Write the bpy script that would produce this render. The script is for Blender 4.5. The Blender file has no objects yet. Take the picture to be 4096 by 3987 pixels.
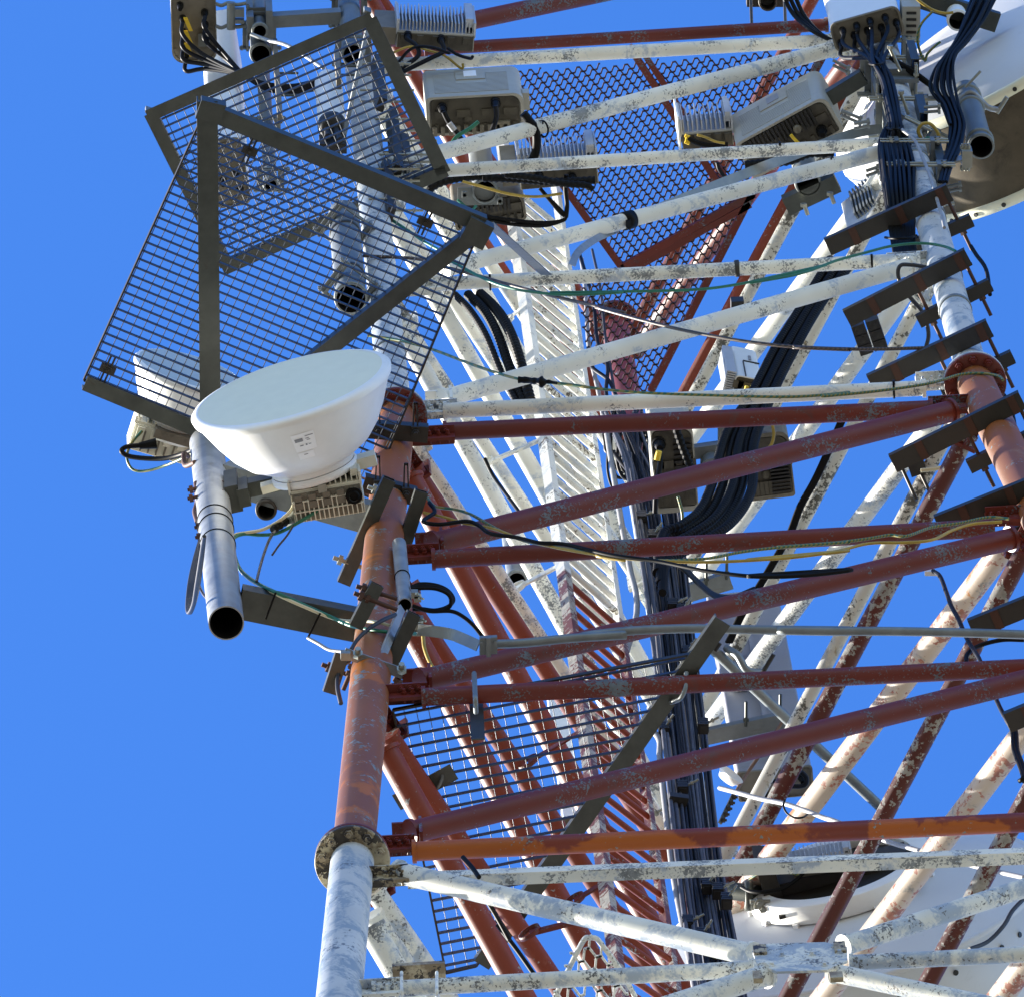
import bpy, math, random
from mathutils import Vector as V, Matrix
R = math.radians
random.seed(7)
scn = bpy.context.scene
col = scn.collection
# ------------------------------------------------------------------ camera
FPX, PITCH, ROLL, AZ, DIST = 49136.8, 1.27063619, -0.125893817, 0.0721972638, 67.5916734
IW, IH = 4096.0, 3987.0
AIM = V((-0.966747, -0.4514435, 0.0))
FW = V((math.sin(AZ)*math.cos(PITCH), math.cos(AZ)*math.cos(PITCH), math.sin(PITCH)))
r0 = FW.cross(V((0, 0, 1))).normalized(); u0 = r0.cross(FW)
RT = math.cos(ROLL)*r0 + math.sin(ROLL)*u0
UPV = -math.sin(ROLL)*r0 + math.cos(ROLL)*u0
CAMZ = 1.7
ZF = CAMZ + DIST*FW.z                     # height of the middle flange above the ground
CAM = AIM - FW*DIST + V((0, 0, ZF))
cam = bpy.data.cameras.new('camera'); camo = bpy.data.objects.new('camera', cam); col.objects.link(camo)
cam.sensor_fit = 'HORIZONTAL'; cam.sensor_width = 36.0; cam.lens = FPX/IW*36.0
cam.clip_start = 0.5; cam.clip_end = 20000
M = Matrix((RT, UPV, -FW)).transposed().to_4x4(); M.translation = CAM
camo.matrix_world = M
scn.camera = camo
# ------------------------------------------------------------------ light
SUN_EL = R(24); SUN_DIR = V((-0.935, 0.355, 0)).normalized()
w = bpy.data.worlds.new('World'); scn.world = w; w.use_nodes = True
nt = w.node_tree; bg = nt.nodes['Background']
sky = nt.nodes.new('ShaderNodeTexSky'); sky.sky_type = 'NISHITA'; sky.sun_disc = False
sky.sun_elevation = SUN_EL; sky.sun_rotation = math.atan2(SUN_DIR.x, SUN_DIR.y)
sky.air_density = 1.0; sky.dust_density = 0.15; sky.ozone_density = 4.0
hs = nt.nodes.new('ShaderNodeHueSaturation'); hs.inputs['Saturation'].default_value = 1.22; hs.inputs['Hue'].default_value = 0.513
nt.links.new(sky.outputs[0], hs.inputs['Color'])
nt.links.new(hs.outputs[0], bg.inputs[0]); bg.inputs[1].default_value = 0.100
sd = bpy.data.lights.new('sun', 'SUN'); sd.energy = 5.0; sd.angle = R(0.53); sd.color = (1.0, 0.93, 0.82)
so = bpy.data.objects.new('sun', sd); col.objects.link(so)
sv = V((SUN_DIR.x*math.cos(SUN_EL), SUN_DIR.y*math.cos(SUN_EL), math.sin(SUN_EL)))
so.rotation_euler = (-sv).to_track_quat('-Z', 'Y').to_euler(); so.location = (-30, 20, 90)
scn.view_settings.view_transform = 'Standard'; scn.view_settings.look = 'None'
scn.view_settings.exposure = 2.15; scn.view_settings.gamma = 1.0
scn.cycles.max_bounces = 6
# ------------------------------------------------------------------ picture point -> world point
def ray(p): return FW + RT*((p[0]-IW/2)/FPX) - UPV*((p[1]-IH/2)/FPX)
def W(p, z):
    d = ray(p); return CAM + d*((z+ZF-CAM.z)/d.z)
def hitplane(p, Q, n):
    d = ray(p); return CAM + d*((Q-CAM).dot(n)/d.dot(n))
def proj(P):
    v = P-CAM; z = v.dot(FW); return (IW/2+FPX*v.dot(RT)/z, IH/2-FPX*v.dot(UPV)/z)
S, T = 1200/1956, 1100/1956
def zoomf(x0, y0, k): return lambda x, y: (x0+x*k, y0+y*k)
za = zoomf(400, 0, S); zb = zoomf(1400, 0, S); zc = zoomf(2200, 0, S); zd = zoomf(2996, 0, T)
ze = zoomf(300, 1000, S); zf = zoomf(1300, 1000, S); zg = zoomf(2200, 1000, S); zh = zoomf(2996, 900, 1100/1904)
zi = zoomf(600, 1800, S); zj = zoomf(1300, 1900, S); zk = zoomf(2200, 1900, S); zl = zoomf(2996, 1900, T)
zm = zoomf(1100, 2887, S); zn = zoomf(2100, 2887, S); zo = zoomf(2896, 2887, S)
zq = zoomf(3100, 0, 996/1956)
UP = V((0, 0, 1))
# ------------------------------------------------------------------ materials
MATS = {}
def newmat(name):
    m = bpy.data.materials.new(name); m.use_nodes = True; MATS[name] = m
    return m, m.node_tree, m.node_tree.nodes['Principled BSDF']
def noise(nt, scale, detail=4, rough=0.55, vec=None, w=0.0, dist=0.0):
    n = nt.nodes.new('ShaderNodeTexNoise'); n.noise_dimensions = '4D'
    n.inputs['Scale'].default_value = scale; n.inputs['Detail'].default_value = detail
    n.inputs['Roughness'].default_value = rough; n.inputs['W'].default_value = w; n.inputs['Distortion'].default_value = dist
    if vec is not None: nt.links.new(vec, n.inputs['Vector'])
    return n.outputs['Fac']
def ramp(nt, fac, a, b, ca=(0, 0, 0, 1), cb=(1, 1, 1, 1)):
    n = nt.nodes.new('ShaderNodeValToRGB'); nt.links.new(fac, n.inputs[0])
    n.color_ramp.elements[0].position = a; n.color_ramp.elements[1].position = b
    n.color_ramp.elements[0].color = ca; n.color_ramp.elements[1].color = cb
    return n.outputs[0]
def mix(nt, fac, a, b, mode='MIX'):
    n = nt.nodes.new('ShaderNodeMix'); n.data_type = 'RGBA'; n.blend_type = mode
    if isinstance(fac, float): n.inputs[0].default_value = fac
    else: nt.links.new(fac, n.inputs[0])
    for s, v in ((6, a), (7, b)):
        if isinstance(v, tuple): n.inputs[s].default_value = (*v[:3], 1)
        else: nt.links.new(v, n.inputs[s])
    return n.outputs[2]
def math_(nt, op, a, b):
    n = nt.nodes.new('ShaderNodeMath'); n.operation = op
    for s, v in ((0, a), (1, b)):
        if isinstance(v, (int, float)): n.inputs[s].default_value = v
        else: nt.links.new(v, n.inputs[s])
    return n.outputs[0]
def bump(nt, bs, h, strength=0.3, dist=0.004):
    n = nt.nodes.new('ShaderNodeBump'); n.inputs['Strength'].default_value = strength; n.inputs['Distance'].default_value = dist
    nt.links.new(h, n.inputs['Height']); nt.links.new(n.outputs[0], bs.inputs['Normal'])
def paint(name, base, chip, amt=0.5, streak=None, samt=0.5, third=None, tamt=0.62, rough=0.5, big=5.0, fine=38.0):
    """old paint: slow tone change, patches chalked to a paler streak tone, flaked spots showing what lies beneath"""
    m, nt, bs = newmat(name)
    tc = nt.nodes.new('ShaderNodeTexCoord'); oi = nt.nodes.new('ShaderNodeObjectInfo')
    mp = nt.nodes.new('ShaderNodeVectorMath'); mp.operation = 'ADD'
    sc = nt.nodes.new('ShaderNodeVectorMath'); sc.operation = 'SCALE'
    cb = nt.nodes.new('ShaderNodeCombineXYZ'); nt.links.new(oi.outputs['Random'], cb.inputs[0]); nt.links.new(oi.outputs['Random'], cb.inputs[1])
    nt.links.new(cb.outputs[0], sc.inputs[0]); sc.inputs['Scale'].default_value = 37.0
    nt.links.new(tc.outputs['Object'], mp.inputs[0]); nt.links.new(sc.outputs[0], mp.inputs[1])
    vec = mp.outputs[0]
    c = mix(nt, ramp(nt, noise(nt, 2.3, 3, vec=vec, w=1), 0.35, 0.7), tuple(x*0.86 for x in base), tuple(min(1, x*1.08) for x in base))
    if third: c = mix(nt, ramp(nt, noise(nt, 3.1, 5, 0.6, vec, 9, 0.6), tamt, tamt+0.04), c, third)
    if streak:
        a = noise(nt, 4.0, 6, 0.7, vec, 5, 1.2); b = noise(nt, 55, 3, 0.6, vec, 7)
        f = math_(nt, 'ADD', math_(nt, 'MULTIPLY', a, 0.8), math_(nt, 'MULTIPLY', b, 0.2))
        c = mix(nt, ramp(nt, f, samt, samt+0.07), c, streak)
    a = noise(nt, big, 4, 0.6, vec, 2); b = noise(nt, fine, 5, 0.65, vec, 3)
    f = math_(nt, 'ADD', math_(nt, 'MULTIPLY', a, 0.5), math_(nt, 'MULTIPLY', b, 0.5))
    f = math_(nt, 'ADD', f, math_(nt, 'MULTIPLY', math_(nt, 'SUBTRACT', oi.outputs['Random'], 0.5), 0.045))
    pm = noise(nt, 0.9, 2, 0.5, vec, 11); f = math_(nt, 'ADD', f, math_(nt, 'MULTIPLY', math_(nt, 'SUBTRACT', pm, 0.5), 0.11))
    fl = ramp(nt, f, amt, amt+0.012)
    ch = mix(nt, ramp(nt, noise(nt, 25, 2, vec=vec, w=6), 0.4, 0.6), tuple(x*0.7 for x in chip), chip)
    c = mix(nt, fl, c, ch)
    nt.links.new(c, bs.inputs['Base Color']); bs.inputs['Roughness'].default_value = rough
    bs.inputs['Specular IOR Level'].default_value = 0.35
    bs.inputs['Diffuse Roughness'].default_value = 0.9
    bump(nt, bs, math_(nt, 'SUBTRACT', math_(nt, 'MULTIPLY', b, 0.25), fl), 0.35, 0.003)
    return m
def metal(name, base, var=0.25, metallic=0.55, rough=0.45, stain=None, scale=9.0, samt=0.6):
    m, nt, bs = newmat(name)
    tc = nt.nodes.new('ShaderNodeTexCoord'); vec = tc.outputs['Object']
    f = noise(nt, scale, 6, 0.65, vec, 1)
    c = mix(nt, ramp(nt, f, 0.3, 0.7), tuple(x*(1-var) for x in base), tuple(min(1, x*(1+var)) for x in base))
    if stain: c = mix(nt, ramp(nt, noise(nt, 5.0, 6, 0.7, vec, 4, 0.8), samt, samt+0.12), c, stain)
    nt.links.new(c, bs.inputs['Base Color']); bs.inputs['Metallic'].default_value = metallic
    nt.links.new(ramp(nt, f, 0.2, 0.8, (rough*0.8,)*3+(1,), (min(1, rough*1.25),)*3+(1,)), bs.inputs['Roughness'])
    bump(nt, bs, noise(nt, 160, 2, vec=vec), 0.08, 0.002)
    return m
def plain(name, base, rough=0.5, var=0.08, scale=12.0, spec=0.4, dirt=None, damt=0.6):
    m, nt, bs = newmat(name)
    tc = nt.nodes.new('ShaderNodeTexCoord'); vec = tc.outputs['Object']
    c = mix(nt, ramp(nt, noise(nt, scale, 5, 0.6, vec), 0.3, 0.7), tuple(x*(1-var) for x in base), tuple(min(1, x*(1+var)) for x in base))
    if dirt: c = mix(nt, ramp(nt, noise(nt, 7.0, 6, 0.7, vec, 3, 0.7), damt, damt+0.15), c, dirt)
    nt.links.new(c, bs.inputs['Base Color']); bs.inputs['Roughness'].default_value = rough
    bs.inputs['Specular IOR Level'].default_value = spec
    return m
GREY = (0.25, 0.27, 0.28)
paint('white_paint', (0.72, 0.725, 0.67), GREY, 0.555, (0.40, 0.46, 0.53), 0.525, big=7, fine=80)
paint('worn_white_paint', (0.66, 0.65, 0.58), (0.14, 0.135, 0.11), 0.54, (0.46, 0.48, 0.48), 0.52, (0.34, 0.25, 0.10), 0.62, fine=46)
paint('old_white_paint', (0.66, 0.67, 0.62), (0.15, 0.155, 0.155), 0.56, (0.33, 0.39, 0.46), 0.485, big=7, fine=65)
paint('leg_white_paint', (0.47, 0.51, 0.55), (0.17, 0.21, 0.27), 0.575, (0.25, 0.32, 0.41), 0.485, big=3, fine=34)
paint('red_paint', (0.130, 0.0175, 0.0085), (0.12, 0.15, 0.18), 0.562, (0.095, 0.028, 0.024), 0.55, fine=75)
paint('faded_red_paint', (0.22, 0.038, 0.015), (0.30, 0.32, 0.32), 0.585, (0.25, 0.075, 0.045), 0.58, fine=50)
paint('leg_orange_paint', (0.225, 0.078, 0.024), (0.20, 0.25, 0.28), 0.560, (0.25, 0.125, 0.060), 0.57, (0.36, 0.110, 0.006), 0.59, big=6, fine=40)
paint('orange_paint', (0.17, 0.026, 0.010), (0.20, 0.22, 0.20), 0.575, None, 0.5, (0.33, 0.080, 0.004), 0.44)
paint('flaking_red_paint', (0.11, 0.022, 0.013), (0.38, 0.37, 0.33), 0.515, (0.17, 0.07, 0.05), 0.56, (0.22, 0.085, 0.02), 0.64, fine=34)
paint('flaking_pale_paint', (0.62, 0.52, 0.42), (0.48, 0.20, 0.13), 0.53, (0.30, 0.29, 0.27), 0.56, (0.50, 0.22, 0.06), 0.64, fine=26)
paint('rail_paint', (0.70, 0.70, 0.65), (0.13, 0.11, 0.085), 0.565, (0.46, 0.50, 0.53), 0.52, fine=70)
paint('flange_cream', (0.42, 0.37, 0.25), (0.05, 0.04, 0.028), 0.52, (0.22, 0.17, 0.10), 0.47, fine=26)
metal('galvanised', (0.15, 0.165, 0.165), 0.22, 0.45, 0.48, (0.11, 0.092, 0.062), samt=0.62)
metal('galvanised_bright', (0.225, 0.24, 0.25), 0.28, 0.35, 0.45, (0.17, 0.155, 0.12), samt=0.60)
metal('shaded_galvanised', (0.058, 0.063, 0.055), 0.28, 0.6, 0.42, (0.05, 0.033, 0.02), samt=0.64)  # weathered galvanised steel with shade put into its tone
metal('mesh_steel', (0.05, 0.022, 0.014), 0.3, 0.3, 0.5)
metal('grating_steel', (0.055, 0.065, 0.085), 0.15, 0.5, 0.42)
metal('rod_steel', (0.11, 0.12, 0.135), 0.1, 0.4, 0.4)
metal('dark_steel', (0.024, 0.021, 0.016), 0.25, 0.3, 0.5, (0.04, 0.018, 0.008), samt=0.6)
metal('rusty_bolt', (0.055, 0.022, 0.012), 0.3, 0.3, 0.65)
metal('bolt_zinc', (0.26, 0.26, 0.22), 0.2, 0.6, 0.4)
metal('aluminium', (0.44, 0.46, 0.48), 0.10, 0.45, 0.42)
metal('rusty_wire', (0.13, 0.075, 0.05), 0.3, 0.3, 0.6, scale=60)
plain('dish_white', (0.70, 0.70, 0.68), 0.4, 0.03, dirt=(0.56, 0.54, 0.48), damt=0.66)
plain('radome_cream', (0.66, 0.65, 0.50), 0.55, 0.03)
plain('radome_grey', (0.36, 0.41, 0.43), 0.6, 0.03)
plain('unit_beige', (0.32, 0.31, 0.265), 0.5, 0.06, dirt=(0.22, 0.20, 0.155), damt=0.62)
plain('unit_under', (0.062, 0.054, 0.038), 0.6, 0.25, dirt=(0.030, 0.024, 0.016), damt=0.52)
plain('lit_grey_cable', (0.060, 0.062, 0.075), 0.5, 0.3, spec=0.25)  # paler strands: light painted into the cable colour
plain('unit_dark', (0.012, 0.011, 0.010), 0.5, 0.2)
plain('radio_cream', (0.60, 0.58, 0.47), 0.5, 0.05, dirt=(0.40, 0.36, 0.26), damt=0.66)
plain('panel_white', (0.60, 0.63, 0.64), 0.45, 0.03, dirt=(0.50, 0.52, 0.52), damt=0.66)
plain('radome_white', (0.50, 0.51, 0.52), 0.5, 0.03, 3, dirt=(0.42, 0.42, 0.41), damt=0.6)
plain('panel_shade_grey', (0.20, 0.20, 0.225), 0.5, 0.04, dirt=(0.15, 0.15, 0.16), damt=0.6)  # white antenna, its shade put into the colour
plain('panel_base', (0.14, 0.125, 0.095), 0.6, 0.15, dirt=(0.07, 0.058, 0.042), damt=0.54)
plain('shroud_shade_brown', (0.085, 0.070, 0.048), 0.75, 0.2, 6, 0.2, (0.055, 0.045, 0.032), 0.5)  # weathered drum; shade and ground-lit brown are painted into the colour
plain('black_rubber', (0.005, 0.0048, 0.0046), 0.5, 0.25, spec=0.10)
plain('cable_blue_black', (0.007, 0.008, 0.012), 0.5, 0.3, spec=0.12)
plain('grey_cable', (0.22, 0.22, 0.22), 0.5, 0.15, dirt=(0.12, 0.11, 0.10), damt=0.56)
plain('dark_grey_cable', (0.028, 0.028, 0.032), 0.45, 0.25, spec=0.3)
plain('white_cable', (0.30, 0.30, 0.31), 0.5, 0.15)
plain('green_wire', (0.012, 0.11, 0.065), 0.45, 0.2)
plain('yellow_wire', (0.30, 0.21, 0.03), 0.45, 0.2)
plain('sleeve_yellow', (0.62, 0.42, 0.02), 0.5, 0.05)
plain('cream_wire', (0.52, 0.48, 0.32), 0.5, 0.1)
plain('sticker_white', (0.80, 0.81, 0.82), 0.4, 0.02)
plain('print_grey', (0.22, 0.23, 0.25), 0.5, 0.1)
plain('grille_grey', (0.33, 0.34, 0.32), 0.6, 0.05)
plain('lichen_soil', (0.165, 0.155, 0.125), 0.95, 0.25, 0.06, 0.1, (0.16, 0.18, 0.09), 0.55)
def twisted(name, c1, c2, freq=60):
    m, nt, bs = newmat(name)
    tc = nt.nodes.new('ShaderNodeTexCoord'); wv = nt.nodes.new('ShaderNodeTexWave'); wv.bands_direction = 'DIAGONAL'
    wv.inputs['Scale'].default_value = freq; wv.inputs['Distortion'].default_value = 2.0; nt.links.new(tc.outputs['Object'], wv.inputs['Vector'])
    nt.links.new(ramp(nt, wv.outputs['Fac'], 0.45, 0.55, (*c1, 1), (*c2, 1)), bs.inputs['Base Color']); bs.inputs['Roughness'].default_value = 0.45
twisted('earth_wire', (0.012, 0.085, 0.05), (0.17, 0.15, 0.03), 26)
twisted('wire_rope', (0.07, 0.042, 0.03), (0.012, 0.009, 0.007), 38)
# ------------------------------------------------------------------ mesh builder
def basis(d, hint=None):
    d = d.normalized(); h = hint if hint is not None else (UP if abs(d.z) < 0.95 else V((1, 0, 0)))
    u = (h - d*h.dot(d)).normalized(); return u, d.cross(u)
class MB:
    def __init__(s): s.v = []; s.f = []; s.sm = []; s.mi = []; s.cur = 0
    def add(s, vs, fs, smooth=False):
        o = len(s.v); s.v += vs
        for f in fs: s.f.append([o+i for i in f]); s.sm.append(smooth); s.mi.append(s.cur)
    def rings(s, rings, closed=True, smooth=True, caps=(True, True)):
        n = len(rings[0]); o = len(s.v)
        for r in rings: s.v += r
        for k in range(len(rings)-1):
            for i in range(n if closed else n-1):
                j = (i+1) % n
                s.f.append([o+k*n+i, o+k*n+j, o+(k+1)*n+j, o+(k+1)*n+i]); s.sm.append(smooth); s.mi.append(s.cur)
        if closed and caps[0]: s.add([V(p) for p in rings[0]], [list(range(n))[::-1]])
        if closed and caps[1]: s.add([V(p) for p in rings[-1]], [list(range(n))])
        return s
    def circ(s, c, u, v, r, n): return [c+u*(r*math.cos(2*math.pi*i/n))+v*(r*math.sin(2*math.pi*i/n)) for i in range(n)]
    def tube(s, a, b, r, r2=None, n=20, caps=(True, True)):
        u, v = basis(b-a); r2 = r if r2 is None else r2
        return s.rings([s.circ(a, u, v, r, n), s.circ(b, u, v, r2, n)], caps=caps)
    def pipe(s, a, b, r, wall=0.006, n=28):
        """open at a, closed at b"""
        u, v = basis(b-a); c = b+(a-b)*0.001
        s.cur = 1; s.rings([s.circ(c, u, v, r-wall, n), s.circ(a, u, v, r-wall, n)], caps=(True, False)); s.cur = 0  # bore gets a dark colour to stand for the shade inside
        s.rings([s.circ(a, u, v, r-wall, n), s.circ(a, u, v, r, n)], smooth=False, caps=(False, False))
        return s.rings([s.circ(a, u, v, r, n), s.circ(b, u, v, r, n)], caps=(False, True))
    def path(s, pts, r, n=8, sub=6, rf=None, caps=(True, True)):
        P = smooth_path(pts, sub); rings = []
        t = (P[1]-P[0]).normalized(); u, v = basis(t)
        for k, p in enumerate(P):
            t2 = (P[min(k+1, len(P)-1)]-P[max(k-1, 0)]).normalized()
            u = (u-t2*u.dot(t2)).normalized(); v = t2.cross(u)
            rings.append(s.circ(p, u, v, r if rf is None else r*rf(k), n))
        return s.rings(rings, caps=caps)
    def corrug(s, pts, r, step=0.016, n=12):
        P = smooth_path(pts, 12); L = [0]
        for k in range(1, len(P)): L.append(L[-1]+(P[k]-P[k-1]).length)
        m = max(4, int(L[-1]/step)); Q = []; j = 0
        for k in range(m+1):
            t = L[-1]*k/m
            while j < len(L)-2 and L[j+1] < t: j += 1
            Q.append(P[j].lerp(P[j+1], (t-L[j])/max(1e-9, L[j+1]-L[j])))
        s.path(Q, r, n, 1, rf=lambda k: 1.0 if k % 2 else 0.80); s.sm = [False]*len(s.sm); return s
    def box(s, c, ax, ay, az):
        vs = [c+ax*i+ay*j+az*k for i in (-1, 1) for j in (-1, 1) for k in (-1, 1)]
        s.add(vs, [[0, 1, 3, 2], [4, 6, 7, 5], [0, 4, 5, 1], [2, 3, 7, 6], [0, 2, 6, 4], [1, 5, 7, 3]]); return s
    def bar(s, a, b, w, h, hint=UP):
        u, v = basis(b-a, hint); return s.box((a+b)/2, (b-a)/2, v*(w/2), u*(h/2))
    def extr(s, prof, a, b, u, v, smooth=False):
        return s.rings([[a+u*x+v*y for x, y in prof], [b+u*x+v*y for x, y in prof]], smooth=smooth)
    def prism(s, poly, off):
        n = len(poly); s.add(list(poly)+[p+off for p in poly], [list(range(n))[::-1], list(range(n, 2*n))]+[[i, (i+1) % n, n+(i+1) % n, n+i] for i in range(n)]); return s
    def lathe(s, o, axis, prof, n=64, caps=(False, False), a0=0.0, a1=None, hint=None):
        u, v = basis(axis, hint); ax = axis.normalized()
        if a1 is None:
            return s.rings([[o+ax*h+u*(r*math.cos(2*math.pi*i/n))+v*(r*math.sin(2*math.pi*i/n)) for i in range(n)] for r, h in prof], caps=caps)
        return s.rings([[o+ax*h+u*(r*math.cos(a0+(a1-a0)*i/n))+v*(r*math.sin(a0+(a1-a0)*i/n)) for i in range(n+1)] for r, h in prof], closed=False)
    def bolt(s, p, d, r=0.016, h=0.014, stud=0.02, sr=None):
        d = d.normalized(); u, v = basis(d)
        s.rings([s.circ(p, u, v, r, 6), s.circ(p+d*h, u, v, r, 6)], smooth=False)
        if stud: s.tube(p+d*h, p+d*(h+stud), sr or r*0.55, n=8)
        return s
    def build(s, name, mat, parent=None):
        me = bpy.data.meshes.new(name); org = LOC.get(parent, V((0, 0, 0))) if parent else V((0, 0, 0))
        if not parent: org = sum(s.v, V((0, 0, 0)))/len(s.v)
        me.from_pydata([p-org for p in s.v], [], s.f); me.polygons.foreach_set('use_smooth', s.sm)
        me.polygons.foreach_set('material_index', s.mi)
        mm_ = list(mat) if isinstance(mat, (list, tuple)) else [mat]+(['unit_dark'] if 1 in s.mi else [])
        for mm in mm_: me.materials.append(MATS[mm])
        me.validate(); me.update()
        o = bpy.data.objects.new(name, me); col.objects.link(o)
        if parent: o.parent = parent
        else: o.location = org
        LOC[o] = org
        return o
LOC = {}
def smooth_path(pts, sub):
    if sub <= 1 or len(pts) < 3: return list(pts)
    P = [pts[0]*2-pts[1]]+list(pts)+[pts[-1]*2-pts[-2]]; out = []
    for i in range(1, len(P)-2):
        for k in range(sub):
            t = k/sub; a, b, c, d = P[i-1], P[i], P[i+1], P[i+2]
            out.append(0.5*((2*b)+(c-a)*t+(2*a-5*b+4*c-d)*t*t+(3*b-3*c+d-a)*t*t*t))
    out.append(P[-2]); return out
def tag(o, label, cat, group=None, kind=None):
    if label: o['label'] = label
    if cat: o['category'] = cat
    if group: o['group'] = group
    if kind: o['kind'] = kind
    return o
def thing(name, loc, label, cat, group=None):
    o = bpy.data.objects.new(name, None); col.objects.link(o); o.location = loc; o.empty_display_size = 0.1
    LOC[o] = V(loc); return tag(o, label, cat, group)
# ------------------------------------------------------------------ ground (far below the picture, lights the undersides)
g = MB(); n = 40; hw = 3000.0
vs = [V((-hw+2*hw*i/n, -hw+2*hw*j/n, 0.0)) for i in range(n+1) for j in range(n+1)]
g.add(vs, [[i*(n+1)+j, (i+1)*(n+1)+j, (i+1)*(n+1)+j+1, i*(n+1)+j+1] for i in range(n) for j in range(n)])
tag(g.build('ground', 'lichen_soil'), None, None, kind='structure')
# ------------------------------------------------------------------ the lattice tower
LEGP = {'A': [W((1410, 3440), -8), W((1585, 1668), 0), W((1428, 172), 8)],
        'B': [None, W((3900, 1530), 0), W((3502, 80), 8)],
        'C': [None, W((2826, 3572), 0), W((2549, 1852), 8)]}
ctr = (LEGP['A'][1]+LEGP['B'][1]+LEGP['C'][1])/3
def taper(k):                                            # lower section leans out by a quarter over 8 m
    d = LEGP[k][1]-ctr; return ctr+V((d.x, d.y, 0))*1.25+V((0, 0, -8+ZF-ctr.z))
LEGP['C'][0] = taper('C'); LEGP['B'][0] = taper('B')+V((0.0, 0, 0))
def L(k, z):
    P = LEGP[k]
    a, b, t = (P[0], P[1], (z+8)/8) if z < 0 else (P[1], P[2], z/8)
    return a+(b-a)*t
def zleg(k, y):                                          # height on a leg axis seen at picture row y
    lo, hi = -14.0, 18.0
    for _ in range(50):
        m = (lo+hi)/2
        if proj(L(k, m))[1] > y: lo = m
        else: hi = m
    return lo
EAB = (LEGP['B'][1]-LEGP['A'][1]).normalized()
NUP = EAB.cross(UP); NLO = EAB.cross(LEGP['A'][0]-LEGP['A'][1])
def F(p, off=0.0):                                       # point of the front face seen at p
    q = hitplane(p, LEGP['A'][1], NUP)
    if q.z-ZF < 0: q = hitplane(p, LEGP['A'][1], NLO)
    return q - ray(p)*(off/0.29) if off else q
tower = thing('lattice_tower', (ctr.x, ctr.y, 0), 'tall triangular lattice tower of bolted tubes in bands of red and white paint', 'tower')
def flange(mb, c, ax, R0, th, rin, nb, br, side=-1):
    mb.lathe(c, ax, [(rin*0.9, -th), (R0-0.004, -th), (R0, -th+0.004), (R0, th-0.004), (R0-0.004, th), (rin*0.9, th)], 56)
def bolts_ring(mb, c, ax, R1, nb, th, br):
    u, v = basis(ax); d = -ax.normalized()
    for i in range(nb):
        a = 2*math.pi*(i+0.4)/nb
        p = c+u*(R1*math.cos(a))+v*(R1*math.sin(a))
        mb.tube(p+d*(th-0.002), p+d*(th+0.006), br*1.35, n=14)
        mb.bolt(p+d*(th+0.005), d, br, 0.022, 0.016)
for k in 'ABC':
    P = LEGP[k]; gnd = P[1]+(P[0]-P[1])*((ZF)/8.0)
    top = P[1]+(P[2]-P[1])*(10.95/8)
    t7 = L(k, 7.55); rl, ru = 0.104, 0.089
    MB().tube(gnd+V((0, 0, 0.0)), P[0], 0.150, 0.107, 32).build('leg', 'leg_white_paint', tower)
    lo = MB().tube(P[0], P[1], rl, rl, 40).build('leg', 'leg_orange_paint', tower)
    up = MB().tube(P[1], t7, ru, ru, 40).build('leg', 'leg_white_paint', tower)
    MB().tube(t7, top, ru, ru, 32).build('leg', 'faded_red_paint', tower)
    ax = (P[2]-P[1]); m = MB(); flange(m, P[1]+V((0, 0, 0.016)), ax, 0.172, 0.014, ru, 10, 0.02); m.build('flange', 'leg_white_paint', up)
    m = MB(); flange(m, P[1]+V((0, 0, -0.016)), ax, 0.172, 0.014, rl, 10, 0.02); bolts_ring(m, P[1]+V((0, 0, -0.016)), ax, 0.140, 10, 0.014, 0.021)
    m.build('flange', 'red_paint', lo)
    ax2 = P[1]-P[0]; m = MB(); flange(m, P[0]+ax2.normalized()*0.018, ax2, 0.184, 0.016, rl, 10, 0.02); m.build('flange', 'red_paint', lo)
    m = MB(); flange(m, P[0]-ax2.normalized()*0.018, ax2, 0.184, 0.016, rl, 10, 0.02); bolts_ring(m, P[0]-ax2.normalized()*0.018, ax2, 0.150, 10, 0.016, 0.022)
    m.build('flange', 'flange_cream', lo)
    # upper flange of the red section
    m = MB(); q = L(k, 10.95); flange(m, q, ax, 0.165, 0.02, ru, 10, 0.02); bolts_ring(m, q, ax, 0.138, 10, 0.02, 0.02); m.build('flange', 'red_paint', tower)
    # weld collars where the mounts were banded round the leg
    for zcc in ([1.45, 2.15, 3.4, 4.6] if k == 'B' else [1.2, 2.1] if k == 'A' else []):
        m = MB(); q = L(k, zcc); m.lathe(q, ax, [(ru, -0.02), (ru+0.006, -0.02), (ru+0.006, 0.02), (ru, 0.02)], 32); m.build('band', 'galvanised', up)
def brace(kind, a, b, r, mat, n=20, endplate=True):
    m = MB(); d = (b-a).normalized(); m.tube(a, b, r, n=n)
    if endplate:
        for p, s in ((a, 1), (b, -1)):
            m.tube(p-d*s*0.004, p+d*s*0.016, r*1.22, n=n)
    return m.build(kind, mat, tower)
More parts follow.
